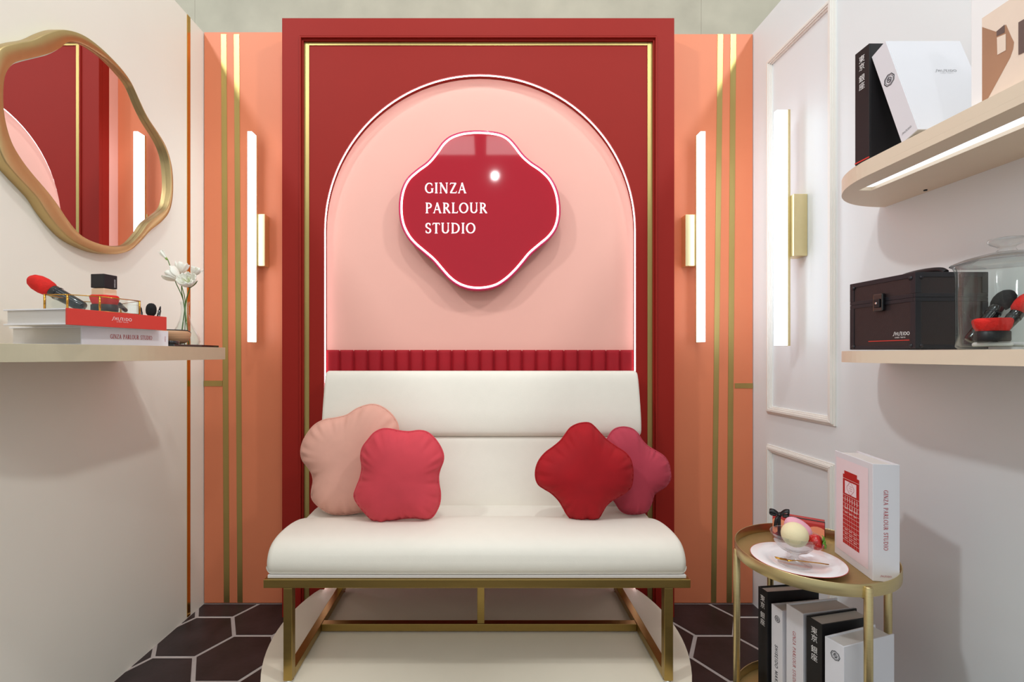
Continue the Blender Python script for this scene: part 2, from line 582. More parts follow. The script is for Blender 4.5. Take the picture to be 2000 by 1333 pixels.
# walls
def wall_box(name, xa, xb, y0, y1, z0, z1, m):
    mb = MB()
    mb.hexa([(xa(y0), y0, z0), (xb(y0), y0, z0), (xb(y1), y1, z0), (xa(y1), y1, z0),
             (xa(y0), y0, z1), (xb(y0), y0, z1), (xb(y1), y1, z1), (xa(y1), y1, z1)])
    return mb.build(name, m)

wl = wall_box('wall_left', lambda y: XL(y) - .06, XL, -0.6, 2.03, 0.0, ZT, M_WALL)
struct(wl, 'cream side wall with a slim brass strip near the corner', 'wall')
MB().hexa([(XL(1.868) - .002, 1.868, .004), (XL(1.868) + .0022, 1.868, .004), (XL(1.887) + .0022, 1.887, .004), (XL(1.887) - .002, 1.887, .004),
           (XL(1.868) - .002, 1.868, ZT - .002), (XL(1.868) + .0022, 1.868, ZT - .002), (XL(1.887) + .0022, 1.887, ZT - .002), (XL(1.887) - .002, 1.887, ZT - .002)]).build('brass_strip', M_BRASSM, wl)
wr = wall_box('wall_right', XR, lambda y: XR(y) + .06, -0.6, 2.03, 0.0, ZT, M_WALLR)
struct(wr, 'white side wall with framed panel mouldings and shelves', 'wall')
wc = MB().box((-3.2, 2.45, 0), (3.2, 2.6, 4.6)).build('wall_rear', M_CONC)
struct(wc, 'grey concrete building wall rising behind the booth', 'wall')
for x0, x1 in ((-3.2, -1.4985), (-1.4975, 1.1265), (1.1275, 3.2)):
    MB().box((x0, 2.442, 2.0), (x1, 2.452, 4.6)).build('concrete_panel', M_CONC, wc)

wb = MB().box((-1.24, 2.0, 0), (1.20, 2.03, ZT)).build('wall_back', M_ORANGE)
struct(wb, 'coral orange back wall with paired brass strips either side of the arch', 'wall')
MB().box((XL(YO) + .004, YO, .006), (-0.80, 2.0, ZT)).build('panel', M_ORANGE, wb)
MB().box((0.755, YO, .006), (XR(YO) - .003, 2.0, ZT - .008)).build('panel', M_ORANGE, wb)


def brass_v(xt0, xt1, yt, xb0, xb1, yb):
    a, b, c, d = pY(xt0, yt, YO), pY(xt1, yt, YO), pY(xb1, yb, YO), pY(xb0, yb, YO)
    mb = MB()
    mb.hexa([(d.x, YO - .0016, .008), (c.x, YO - .0016, .008), (c.x, YO + .002, .008), (d.x, YO + .002, .008),
             (a.x, YO - .0016, ZT - .009), (b.x, YO - .0016, ZT - .009), (b.x, YO + .002, ZT - .009), (a.x, YO + .002, ZT - .009)])
    mb.build('brass_strip', M_BRASS, wb)

brass_v(432, 442.5, 60, 437.5, 448.5, 1181)
brass_v(457, 467.5, 60, 464, 474, 1181)
brass_v(1401.5, 1412, 64, 1388.5, 1398.5, 1180)
brass_v(1426.5, 1437.5, 64, 1419, 1429, 1180)
for xa, xb, ya, yb in ((398.5, 434.8, 744, 755), (1435, 1470, 749, 759)):
    p, q = pY(xa, ya, YO), pY(xb, yb, YO)
    MB().box((p.x, YO - .0016, q.z), (q.x, YO + .002, p.z)).build('brass_strip', M_BRASS, wb)

# right-wall panel mouldings
def wall_frame(name, label, Y0, Y1, z0, z1):
    root = empty_struct(name, label, 'moulding', (XR((Y0 + Y1) / 2), (Y0 + Y1) / 2, z0))
    wdt = 0.030
    def rail(q):      # q: four (Y, z) corners, outer pair then inner pair
        mb = MB()
        def ring(inset_a, inset_b, d0, d1):
            (a, b, c, d) = [Vector(p) for p in q]
            o0 = a.lerp(d, inset_a); o1 = b.lerp(c, inset_a); i1 = b.lerp(c, inset_b); i0 = a.lerp(d, inset_b)
            P = [o0, o1, i1, i0]
            mb.hexa([(XR(p.x) - d0, p.x, p.y) for p in P] + [(XR(p.x) - d1, p.x, p.y) for p in P])
        ring(0, 1, -.001, .006)
        ring(0.18, 0.82, .005, .011)
        ring(0.30, 0.62, .010, .014)
        mb.build('rail', M_MOULD, root, bevel=.0012)
    e = wdt
    rail([(Y0, z1), (Y1, z1), (Y1 - e, z1 - e), (Y0 + e, z1 - e)])
    rail([(Y0, z0), (Y1, z0), (Y1 - e, z0 + e), (Y0 + e, z0 + e)])
    rail([(Y0, z0), (Y0, z1), (Y0 + e, z1 - e), (Y0 + e, z0 + e)])
    rail([(Y1, z0), (Y1, z1), (Y1 - e, z1 - e), (Y1 - e, z0 + e)])

wall_frame('trim_1', 'tall white moulding frame behind the wall lamp', 1.521, 1.876, .815, 2.215)
wall_frame('trim_2', 'low white moulding frame behind the oval table', 1.521, 1.876, .10, .692)

# ------------------------------------------------------------------ arched red panel
CX, AR = -0.0154, 0.626
ZA = 2.175 - AR                         # springing height
pl_, pr_ = -.803, .758
root = thing('arch_panel', 'tall brick red backdrop panel with a lit pink arched niche', 'panel', (CX, YR, 0))

def arch_loop(r, z0=ZD, n=48):
    pts = [(CX + r, z0)]
    pts += [(CX + r * cos(pi * k / n), ZA + r * sin(pi * k / n)) for k in range(n + 1)]
    pts.append((CX - r, z0))
    return pts

zp = 2.3865
outer = [(pl_, 0.0), (pl_, zp), (pr_, zp), (pr_, 0.0), (CX + AR, 0.0)] + [p for p in arch_loop(AR)][0:] + [(CX - AR, 0.0)]
MB().prism([outer], lambda u, v, d: (u, d, v), YR + .004, YN - .001).build('front_panel', M_RED, root)
MB().box((pl_ + .002, YN, 0.0), (pr_ - .002, YO - .0005, zp)).build('niche_back', M_PINK, root)
# border boards and moulding
def border(x0, x1, z1, wd, y0, y1, name, m, bevel=0.0):
    mb = MB()
    mb.prism([[(x0, 0.0), (x0, z1), (x1, z1), (x1, 0.0), (x1 - wd, 0.0), (x1 - wd, z1 - wd), (x0 + wd, z1 - wd), (x0 + wd, 0.0)]],
             lambda u, v, d: (u, d, v), y0, y1)
    return mb.build(name, m, root, bevel=bevel)

border(pl_, pr_, zp + .001, .0705, YR - .012, YR + .004, 'border_board', M_RED, .001)
border(pl_ + .0695, pr_ - .069, zp - .0725, .007, YR - .017, YR + .004, 'moulding', M_RED, .002)
border(pl_ + .077, pr_ - .0765, zp - .080, .006, YR - .008, YR + .004, 'moulding', M_RED, .001)
gx0, gx1 = pY(592.5, 100, YR).x, pY(1276, 100, YR).x
gi0, gi1 = pY(603.5, 100, YR).x, pY(1265, 100, YR).x
gz1, gz0 = pY(0, 77.5, YR).z, pY(0, 88, YR).z
MB().box((gx0, YR + .0015, .002), (gi0, YR + .006, gz1)).build('brass_strip', M_BRASS, root)
MB().box((gi1, YR + .0015, .002), (gx1, YR + .006, gz1)).build('brass_strip', M_BRASS, root)
MB().box((gi0 + .0006, YR + .0015, gz0), (gi1 - .0006, YR + .006, gz1)).build('brass_strip', M_BRASS, root)
# strip light along the arch edge
al = arch_loop(AR - .0026, ZD + .004, 64)
MB().tube([(u, YR + .0112, v) for u, v in al], .0024, 8).build('strip_light', M_ARCHL, root)

# ------------------------------------------------------------------ platform
cxp, cyp, rp = -0.022, 1.640, 0.683
half = AR - 0.002
a0 = atan2(YR - cyp, CX + half - cxp); a1 = atan2(YR - cyp, CX - half - cxp)
ol = []
N = 72
for k in range(N + 1):
    a = a0 - (2 * pi - (a1 - a0)) * k / N
    ol.append((cxp + rp * cos(a), min(cyp + rp * sin(a), YR)))
ol += [(CX - half, YR + .0), (CX - half, YN - .0005), (CX + half, YN - .0005), (CX + half, YR + .0)]
pf = MB().prism([ol], lambda u, v, d: (u, v, d), 0.0017, ZD).build('platform', M_PLAT, None)
tag(pf, 'low round cream platform under the bench', 'platform')

# ------------------------------------------------------------------ channel-tufted velvet panel
root = thing('velvet_headboard', 'crimson velvet panel of upright padded channels behind the bench', 'headboard', (CX, YN, ZD))
x0, x1 = pY(635, 0, 1.905).x, pY(1239.5, 0, 1.905).x
nch = 22
cw = (x1 - x0) / nch
ztop = 1.0476 + 9 * 1.905 / F
MB().box((x0 + .002, YN - .014, ZD + .001), (x1 - .002, YN - .0008, ztop - .004)).build('backing_board', M_VELR, root)
for k in range(nch):
    a = x0 + cw * k
    mb = MB()
    rows = []
    for zz, q in ((ZD + .002, .55), (ZD + .012, .95), (ZD + .4, 1), (ztop - .012, 1), (ztop - .004, .85), (ztop, .45)):
        rows.append([(a + cw * (0.02 + .96 * t), YN - .013 - .014 * q * max(0.0, 1 - abs(2 * t - 1) ** 2.6) ** .55, zz) for t in [i / 10 for i in range(11)]])
    mb.grid(rows)
    mb.cap(rows[-1]); mb.cap(rows[0])
    mb.build('channel', M_VELR, root)

# ================================================================== BENCH
BX, BH = -0.0215, 0.6085
root = thing('bench', 'off-white upholstered two-seat bench with slim gold frame on the platform', 'bench', (BX, 1.6, ZD))

def prof_solid(prof, xc, hw, rnd, name, m, nx=9, xshift=0.0, crown=0.0):
    """extrude a (Y, z) profile along X, both ends rounded"""
    P = spline([Vector(p) for p in prof], 4)
    area2 = sum(P[i].x * P[(i + 1) % len(P)].y - P[(i + 1) % len(P)].x * P[i].y for i in range(len(P)))
    if area2 < 0: P = P[::-1]
    xs = []
    for k in range(7):
        t = k / 6
        xs.append((-hw + rnd * (1 - cos(pi / 2 * t)), rnd * (1 - sin(pi / 2 * t))))
    mid = [(-hw + rnd + (2 * hw - 2 * rnd) * k / 14, 0.0) for k in range(1, 14)]
    xs = xs + mid + [(-a, b) for a, b in reversed(xs)]
    rows = []
    for x, d in xs:
        loop = offset_loop(P, d) if d > 1e-6 else P
        cr = crown * (1 - (x / hw) ** 2)
        rows.append([(xc + x, p.x - cr * .5 * (1 if p.x < 1.5 else 0), p.y + (cr if p.y > .46 else 0)) for p in loop])
    mb = MB().grid(rows, closed_u=True)
    mb.cap(rows[0], True); mb.cap(rows[-1], True)
    return mb.build(name, m, root)

seat_prof = [(1.372, .413), (1.357, .420), (1.352, .440), (1.356, .462), (1.370, .484), (1.397, .500), (1.440, .507), (1.50, .507), (1.56, .500),
             (1.61, .488), (1.640, .4785), (1.655, .4775), (1.70, .479), (1.755, .480), (1.785, .470), (1.79, .440), (1.785, .415), (1.70, .412), (1.5, .412)]
prof_solid(seat_prof, -.0215, .6085, .020, 'seat_cushion', M_LEATH, crown=.006)
low_prof = [(1.752, .478), (1.760, .471), (1.79, .470), (1.835, .475), (1.85, .50), (1.868, .70), (1.868, .727), (1.855, .734), (1.812, .734), (1.797, .726), (1.786, .66), (1.766, .56)]
prof_solid(low_prof, -.0085, .6075, .012, 'lower_back_cushion', M_LEATH)
up_prof = [(1.806, .7345), (1.790, .742), (1.783, .762), (1.786, .81), (1.798, .87), (1.812, .93), (1.822, .962), (1.833, .979), (1.848, .984), (1.864, .978),
           (1.8735, .955), (1.8745, .90), (1.874, .77), (1.868, .740), (1.85, .7345)]
prof_solid(up_prof, -.0085, .6085, .014, 'upper_back_cushion', M_LEATH)
# seams
MB().tube([(-.61, 1.7525, .4795), (.59, 1.7525, .4795)], .0016, 6).build('seam', M_LEATH, root)
MB().box((-.622, 1.354, .4045), (.582, 1.80, .413)).build('seat_board', M_PAGES, root, bevel=.001)

def bar(a, b, name='frame_rail'):
    MB().box(a, b).build(name, M_GOLDP, root, bevel=.0012)
xl0, xl1, xr0, xr1 = -.573, -.548, .516, .541
bar((-.6297, 1.345, .380), (.5905, 1.370, .404))
bar((-.6297, 1.825, .380), (.5905, 1.850, .404))
for a in (-.6297, .5655):
    bar((a, 1.3705, .380), (a + .025, 1.8245, .404))
bar((-.604, 1.590, .380), (.565, 1.614, .404))
zf0, zf1 = .114, .138
for a, b in ((xl0, xl1), (xr0, xr1)):
    for y in (1.3455, 1.8475):
        bar((a, y, zf0), (b, y + .0245, .3795), 'leg')
        mb = MB()
        mb.lathe([(.0, 0), (.011, 0), (.0135, .003), (.012, .0065), (.006, .008), (0, .008)], ((a + b) / 2, y + .012, ZD + .0002), 20)
        mb.build('foot', M_CHROME, root)
    bar((a, 1.3705, zf0), (b, 1.8470, zf1), 'floor_rail')
bar((xl1 + .0005, 1.588, zf0), (xr0 - .0005, 1.613, zf1), 'cross_bar')
bar((-.022, 1.590, zf1 + .0005), (.002, 1.612, .3795), 'centre_post')
for x in (-.45, .43):
    bar((x, 1.852, .30), (x + .03, 1.872, .76), 'back_support')

# ------------------------------------------------------------------ cushions
def lobed_pillow(name, label, pts, org, scale, Y, zfloor, lean, thick, m, mp, ctr=None, seed=1):
    """outline in crop pixels -> flat outline at depth Y, then puffed up"""
    pp = [(org[0] + x / scale, org[1] + y / scale) for x, y in pts]
    P = [Vector(((px - VX) / F * Y, H - (py - VY) / F * Y)) for px, py in pp]
    P = spline(P, 8)
    c = sum(P, Vector((0, 0))) / len(P)
    zmin = min(p.y for p in P)
    NN = 128
    R = radial(P, c, NN)
    rnd = random.Random(seed)
    ph = [rnd.uniform(0, 6.28) for _ in range(6)]
    base = Vector((c.x, Y, zmin))
    root = thing(name, label, 'cushion', (c.x, Y, zfloor))
    dz = zfloor - zmin
    def place(u, v, dd):      # lean back about the bottom edge
        h = v - zmin
        return Vector((u, Y + h * sin(lean) - dd * cos(lean), zfloor + h * cos(lean) + dd * sin(lean) * .0))
    big = max((p - c).length for p in R)
    def inner(q):             # soft distance to the outline
        return (sum(max((q - p).length, 1e-4) ** -7 for p in R[::2]) / (NN / 2)) ** (-1 / 7)
    dmax = inner(c)
    amp = [rnd.uniform(.2, 1) for _ in range(NN)]
    amp = [sum(amp[(k + d) % NN] for d in range(-3, 4)) / 7 for k in range(NN)]
    hts = []
    for i in range(21):
        t = sin(pi / 2 * i / 20)
        row = []
        for k in range(NN):
            p = c + (R[k] - c) * t
            d = min(1.0, max(0.0, inner(p) / dmax - .05 * t ** 8)) if i < 20 else 0.0
            e_ = .5 * (1 - (1 - d) ** 2.4) ** .62 + .5 * max(0, 1 - t ** 2.4) ** .62
            row.append((p, e_ if i < 20 else 0.0, t))
        hts.append(row)
    def side(sg):
        rows = []
        for i, hr_ in enumerate(hts):
            row = []
            for k, (p, e_, t) in enumerate(hr_):
                a = -pi + 2 * pi * (k + .5) / NN
                puff = thick * e_
                wr = sin(23 * a + ph[0] + 2 * sin(3 * a + ph[4])) * .6 + sin(37 * a + ph[1]) * .4
                puff += thick * .20 * wr * amp[k] * (t ** 10) * (1 - t ** 10) * 3
                puff += thick * .03 * sin(3 * a + ph[3]) * t * (1 - t)
                row.append(place(p.x, p.y, sg * puff))
            rows.append(row)
        return rows
    mb = MB()
    mb.grid(side(1), closed_u=True); mb.grid(side(-1), closed_u=True)
    mb.build('cover', m, root)
    MB().tube([place(p.x, p.y, 0) for p in [c + (q - c) * 1.004 for q in R]], .0032, 8, closed=True).build('piping', mp, root)
    return root

M_C1 = mat('pale_pink_velvet', 'DDA594', 0.8, var=0.05, scale=14, sheen=0.35, sheenc='FFD9D0', bump=.12, bscale=900)
M_C2 = mat('coral_pink_velvet', 'CC404C', 0.8, var=0.09, scale=12, sheen=0.45, sheenc='FF8F8F', bump=.12, bscale=900)
M_C3 = mat('bright_red_velvet', 'A20010', 0.8, var=0.14, scale=12, sheen=0.22, sheenc='FF3030', bump=.12, bscale=900)
M_C4 = mat('dusty_rose_velvet', 'B0384A', 0.8, var=0.10, scale=12, sheen=0.4, sheenc='F08090', bump=.12, bscale=900)
lobed_pillow('lobed_cushion', 'pale pink lobed velvet cushion at the back of the bench', 
    [(780, 100), (870, 105), (960, 150), (1040, 225), (1085, 310), (1095, 420), (1070, 520), (1060, 620), (1090, 730), (1100, 850), (1070, 980), (980, 1090), (850, 1150), (730, 1165), (600, 1185), (450, 1180), (330, 1120), (250, 1040), (240, 960), (250, 870), (235, 800), (190, 730), (130, 660), (108, 580), (118, 490), (160, 400), (230, 310), (330, 255), (450, 235), (560, 205), (660, 140)],
    (560, 780), 5.1265, 1.655, .487, .16, .062, M_C1, M_C1, seed=3)
lobed_pillow('lobed_cushion', 'coral pink lobed cushion in front of the pale pink one',
    [(790, 430), (850, 360), (930, 322), (1010, 322), (1100, 340), (1200, 350), (1310, 338), (1390, 355), (1460, 410), (1520, 490), (1555, 570), (1555, 640), (1525, 720), (1510, 790), (1515, 870), (1530, 950), (1528, 1040), (1500, 1120), (1450, 1190), (1380, 1205), (1280, 1195), (1150, 1200), (1050, 1222), (930, 1240), (870, 1225), (800, 1165), (730, 1090), (680, 1020), (668, 970), (690, 900), (725, 800), (738, 700), (722, 600), (735, 510)],
    (560, 780), 5.1265, 1.530, .503, .14, .062, M_C2, M_C2, seed=5)
lobed_pillow('lobed_cushion', 'bright red diamond-shaped lobed velvet cushion',
    [(700, 115), (790, 115), (850, 160), (920, 240), (1000, 320), (1100, 390), (1190, 450), (1245, 520), (1268, 620), (1265, 740), (1240, 830), (1180, 890), (1100, 935), (1020, 980), (950, 1040), (905, 1110), (850, 1180), (720, 1195), (570, 1185), (510, 1130), (470, 1060), (420, 980), (340, 900), (250, 845), (190, 800), (162, 720), (170, 620), (210, 530), (280, 450), (370, 385), (450, 320), (500, 260), (560, 180), (620, 140)],
    (1020, 810), 5.797, 1.560, .500, .13, .066, M_C3, M_C3, seed=8)
lobed_pillow('lobed_cushion', 'dusty rose lobed cushion tucked behind the bright red one',
    [(995, 290), (1040, 220), (1100, 175), (1190, 160), (1280, 180), (1340, 230), (1390, 310), (1450, 375), (1540, 430), (1630, 490), (1680, 570), (1698, 690), (1690, 750), (1640, 820), (1560, 870), (1500, 915), (1470, 1000), (1430, 1080), (1390, 1110), (1300, 1125), (1180, 1120), (1110, 1080), (1060, 1000), (1000, 930), (900, 870), (830, 780), (820, 640), (860, 510), (930, 400)],
    (1020, 810), 5.797, 1.665, .485, .13, .055, M_C4, M_C4, seed=11)

# ================================================================== SIGN
YS = 1.862
sp = [(660, 52), (760, 58), (840, 75), (900, 110), (950, 165), (1000, 230), (1060, 285), (1140, 340), (1210, 410), (1255, 500), (1275, 600), (1275, 700), (1250, 790), (1200, 860), (1130, 920), (1060, 980), (1010, 1040), (950, 1110), (880, 1175), (800, 1225), (700, 1248), (600, 1245), (510, 1215), (440, 1165), (380, 1100), (320, 1030), (250, 970), (180, 910), (130, 850), (90, 770), (72, 680), (72, 580), (90, 490), (130, 410), (200, 345), (280, 285), (340, 215), (390, 145), (450, 95), (530, 65), (600, 55)]
SP = [pY(760 + x / 3.808, 240 + y / 3.808, YS) for x, y in sp]
SP = [Vector((p.x, p.z)) for p in SP]
SP = spline(SP, 5)
sc_ = sum(SP, Vector((0, 0))) / len(SP)
SO = radial(SP, sc_, 160)                 # counter-clockwise
SIn = offset_loop(SO, .0095)
SI2 = offset_loop(SO, .0145)
root = thing('lit_sign', 'glossy red lobed sign with white light outline and white letters', 'sign', (sc_.x, YS, sc_.y))
M_SIGNRIM = mat('raspberry_acrylic_edge', 'C42355', 0.25, var=0.01, coat=.3)
M_SIGNRED = mat('glossy_red_acrylic', 'AC0220', 0.05, var=0.012, scale=12, coat=0.5, spec=0.35)
mb = MB()
rows = [[(p.x, y, p.y) for p in L] for L, y in ((SO, YS + .036), (SO, YS + .004), (offset_loop(SO, .0015), YS + .001), (offset_loop(SO, .004), YS), (SIn, YS + .0005), (SIn, YS + .006))]
mb.grid(rows, closed_u=True)
mb.cap(rows[0], flip=True)
mb.build('rim', M_SIGNRIM, root)
MB().prism([SI2], lambda u, v, d: (u, d, v), YS + .0015, YS + .012).build('face_plate', M_SIGNRED, root)
tubeP = offset_loop(SO, .0118)
MB().tube([(p.x, YS + .0005, p.y) for p in tubeP], .0036, 8, closed=True).build('neon_outline', M_NEON, root)
for s, px0, px1, yb in (('GINZA', 832, 912.5, 377.5), ('PARLOUR', 832, 953, 416.5), ('STUDIO', 832, 930.5, 456)):
    p = pY(px0, yb, YS)
    hgt = 20.5 * YS / F
    tr = .10
    wd = (px1 - px0) * YS / F / (text_width(s, tr) * hgt)
    mb = MB(); letter(mb, s, (p.x - .08 * hgt, YS + .0008, p.z), (1, 0, 0), (0, 0, 1), hgt, track=tr, width=wd, weight=1.15)
    mb.build('lettering', M_SIGNT, root, weld=False)
for x, z in ((-.1, .08), (.1, .08), (0, -.1)):
    MB().tube([(sc_.x + x, YS + .035, sc_.y + z), (sc_.x + x, YN - .0002, sc_.y + z)], .008, 12).build('standoff', M_CHROME, root)

# ================================================================== WALL LAMPS
def bar_lamp(label, bx0, bx1, axis, a_front, a_back, wall, z0, z1, br, flip):
    """axis 'Y': stands off the back wall. tube = white diffuser, channel = brass back, bracket to the wall"""
    if axis == 'Y':
        root = thing('wall_lamp', label, 'lamp', ((bx0 + bx1) / 2, wall, z0))
        f = lambda t, d: (t, d)
    else:
        root = thing('wall_lamp', label, 'lamp', (wall, (bx0 + bx1) / 2, z0))
        f = lambda t, d: (d, t)
    def bx(t0, t1, d0, d1, za, zb, n, m, bev=.0):
        a = f(t0, d0); b = f(t1, d1)
        MB().box((min(a[0], b[0]), min(a[1], b[1]), za), (max(a[0], b[0]), max(a[1], b[1]), zb)).build(n, m, root, bevel=bev)
    ch = a_front + (a_back - a_front) * .80
    bx(bx0, bx1, a_front, ch, z0 + .002, z1 - .002, 'diffuser', M_TUBE)
    bx(bx0 - .0012, bx1 + .0012, ch, a_back, z0, z1, 'channel', M_BRASSL, .0008)
    bx(br[0], br[1], a_back, wall, br[2], br[3], 'bracket', M_BRASSL, .0015)

zl0, zl1 = 1.097, 1.9445
bar_lamp('slim white tube lamp on the coral wall between mirror and arch', -.9475, -.9300, 'Y', 1.888, 1.934, YO - .0002, zl0, zl1, (-.952, -.8995, 1.412, 1.625), 1)
bar_lamp('slim white tube lamp on the coral wall right of the arch', .8690, .8880, 'Y', 1.888, 1.934, YO - .0002, zl0, zl1, (.828, .884, 1.412, 1.623), 0)
bar_lamp('slim white tube lamp on the white panelled wall', 1.672, 1.690, 'X', 1.041, 1.088, XR(1.7) - .0002, 1.0785, 1.9185, (1.652, 1.708, 1.3946, 1.612), 0)

# ================================================================== MIRROR
MOFF = .030
outp = [(-18, 300), (-14, 240), (0, 182), (60, 160), (120, 149), (170, 126), (220, 111), (270, 115), (320, 135), (370, 172), (420, 220), (460, 265), (490, 310), (520, 375), (550, 437), (590, 497), (620, 550), (640, 620), (645, 690), (641, 750), (628, 795), (600, 828), (560, 860), (530, 893), (490, 930), (440, 946), (380, 942), (320, 922), (260, 888), (210, 838), (170, 785), (140, 738), (100, 694), (50, 640), (15, 592), (-8, 520), (-20, 420)]
inp = [(10, 310), (20, 270), (45, 238), (80, 225), (130, 213), (180, 200), (220, 180), (250, 157), (290, 157), (340, 180), (400, 222), (450, 272), (490, 322), (520, 390), (550, 450), (590, 512), (615, 562), (628, 620), (632, 690), (627, 740), (613, 778), (580, 805), (545, 832), (518, 870), (480, 908), (440, 919), (390, 914), (330, 894), (290, 868), (250, 820), (210, 760), (170, 708), (120, 650), (80, 598), (40, 530), (16, 450), (8, 380)]
def mpts(pp, off):
    r = [pL(x / 1.905, y / 1.905, off) for x, y in pp]
    return spline([Vector((p.y, p.z)) for p in r], 5)
MI = mpts(inp, MOFF - .004); MO = mpts(outp, MOFF)
mc = sum(MI, Vector((0, 0))) / len(MI)
MI = radial(MI, mc, 160); MO = radial(MO, mc, 160)
root = thing('wavy_mirror', 'wavy pebble-shaped mirror in a wide gold frame', 'mirror', (XL(mc.x), mc.x, mc.y))
PW = lambda p, off: (XL(p.x) + off, p.x, p.y)
mb = MB()
mid1 = [a.lerp(b, .07) for a, b in zip(MO, MI)]
mid2 = [a.lerp(b, .95) for a, b in zip(MO, MI)]
rows = [[PW(p, o_) for p in L] for L, o_ in ((MO, .0005), (MO, MOFF - .004), ([a.lerp(b, .02) for a, b in zip(MO, MI)], MOFF - .0012), (mid1, MOFF), (mid2, MOFF), ([a.lerp(b, .985) for a, b in zip(MO, MI)], MOFF - .0012), (MI, MOFF - .005), (MI, .006))]
mb.grid(rows, closed_u=True)
mb.build('frame', M_MIRF, root)
XG = -1.1672
rows = [[(XG + d_, p.x, p.y) for p in L] for L, d_ in ((MI, -.002), (MI, -.0006), (offset_loop(MI, .0028), 0.0))]
mb = MB(); mb.cap(rows[2])
mb.build('mirror_glass', M_MIRROR, root, recalc=False)
mb = MB(); mb.grid(rows, closed_u=True, smooth=False)
mb.build('bevelled_edge', M_CHROME, root)

# ================================================================== SHELVES
def shelf_outline(xw, xf, yend, ynear, r, round_far=True, n=20):
    """wall at xw(Y), front edge at xf; quarter-round at the far (or near) end"""
    sg = 1 if xf < xw(1) else -1
    out = []
    if round_far:
        cx, cy = xf + sg * r, yend - r
        out += [(cx - sg * r * cos(pi / 2 * k / n), cy + r * sin(pi / 2 * k / n)) for k in range(n + 1)]
        out += [(xw(yend), yend), (xw(ynear), ynear), (xf, ynear)]
    return out

ZL, ZLb = 1.070, 1.032
oL = []
r = .335; cy = 1.22
for k in range(25):
    a = pi / 2 * k / 24
    oL.append((-.837 - r + r * cos(a), cy - r * sin(a)))
oL = [(XL(1.525), 1.525), (-.837, 1.525)] + oL + [(XL(cy - r), cy - r)]
sh = MB().prism([oL], lambda u, v, d: (u, v, d), ZLb, ZL).build('wall_shelf', M_SHELFG, None, bevel=.0015)
tag(sh, 'champagne wall shelf under the wavy mirror', 'shelf')

zu0, zu1 = 1.4677, 1.505
oU = shelf_outline(XR, .899, 1.342, .30, .238)
root = thing('wall_shelf', 'beige rounded wall shelf with a strip light let into its underside', 'shelf', (XR(1), 1.0, zu0))
slot = [(.966, 1.19), (.997, 1.19), (1.012, .36), (.945, .36)]
slot = [(.958, 1.205), (.992, 1.205), (1.006, .42), (.945, .42)]
mb = MB()
mb.prism([oU], lambda u, v, d: (u, v, d), zu0 + .014, zu1)
mb.prism([oU, slot], lambda u, v, d: (u, v, d), zu0, zu0 + .0139)
mb.build('shelf_board', M_SHELFR, root)
MB().prism([[(.963, 1.196), (.987, 1.196), (1.001, .43), (.950, .43)]], lambda u, v, d: (u, v, d), zu0 + .006, zu0 + .0138).build('strip_light', M_SHELFL, root)
MB().lathe([(0, 0), (.004, 0), (.004, .003), (0, .003)], (1.125, 1.20, zu0 - .0026), 14).build('screw', M_BLACKM, root)
zw0, zw1 = 1.028, 1.0565
oW = shelf_outline(XR, .899, 1.342, .30, .238)
sh2 = MB().prism([oW], lambda u, v, d: (u, v, d), zw0, zw1).build('wall_shelf', M_SHELFR, None, bevel=.001)
tag(sh2, 'beige rounded wall shelf carrying the black case and glass jar', 'shelf')

# ================================================================== BOOKS
def book(name, label, o, A, B, C, cover, group=None, board=.003, gap=.004, head='pages', boxed=False, spine_mat=None, cat='book'):
    """A = thickness vector along the spine's width, B = from spine to fore-edge, C = spine length; o = corner at spine, A-side 0, C 0"""
    o = Vector(o); A = Vector(A); B = Vector(B); C = Vector(C)
    a, b, c = A.normalized(), B.normalized(), C.normalized()
    T, W, L = A.length, B.length, C.length
    root = thing(name, label, cat, o + A / 2 + B / 2 if c.z > .8 else o + B / 2 + C / 2, group)
    mb = MB()
    mb.obox(o + b * (board + .0001), a * board, B - b * (board + .0001), C)
    mb.obox(o + b * (board + .0001) + a * (T - board), a * board, B - b * (board + .0001), C)
    if spine_mat is None:
        mb.obox(o, A, b * board, C)
    mb.build('cover', cover, root, bevel=.0006, weld=False)
    if spine_mat is not None:
        MB().obox(o - b * .0006 - a * .0004, a * (T + .0008), b * (board + .002), C).build('spine', spine_mat, root, bevel=.0007)
    g = gap
    MB().obox(o + a * (board + .0002) + b * (board + .002) + c * g, a * (T - 2 * board - .0004), b * (W - board - .002 - g * 1.5), c * (L - 2 * g)).build('page_block', M_PAGES, root)
    return root

def lettering(root, m, fn, name='lettering'):
    mb = MB(); fn(mb)
    return mb.build(name, m, root, weld=False, recalc=False)

# --- left shelf: two books lying flat
u1 = Vector((.192, .981, 0)).normalized(); v1 = Vector((-u1.y, u1.x, 0))
zb1 = ZL
b1 = book('book', 'white hardback lying on the champagne shelf, bottom of the pile', (-.897, 1.05, zb1), (0, 0, .0408), v1 * .205, u1 * .228, M_WHITE)
ob = Vector((-.897, 1.05, zb1)) - v1 * .0006
n1 = -v1
lettering(b1, M_REDINK, lambda mb: letter(mb, 'GINZA PARLOUR STUDIO', ob + u1 * .122 + Vector((0, 0, .0155)), u1, (0, 0, 1), .0105, track=.08, align='c', width=.66, weight=1.15))
lettering(b1, M_REDINK, lambda mb: letter(mb, 'SHISEIDO', ob + u1 * .219 + Vector((0, 0, .012)), Vector((0, 0, 1)), -u1, .0025, serif=False, track=.1), 'small_print')
zb2 = zb1 + .0410
u2 = Vector((.188, .982, 0)).normalized(); v2 = Vector((-u2.y, u2.x, 0))
ob2 = Vector((-.876, .990, zb2))
b2 = book('book', 'white book with a red spine lying on top of the white hardback', ob2, (0, 0, .0345), v2 * .170, u2 * .246, M_WHITE, spine_mat=M_REDPR)
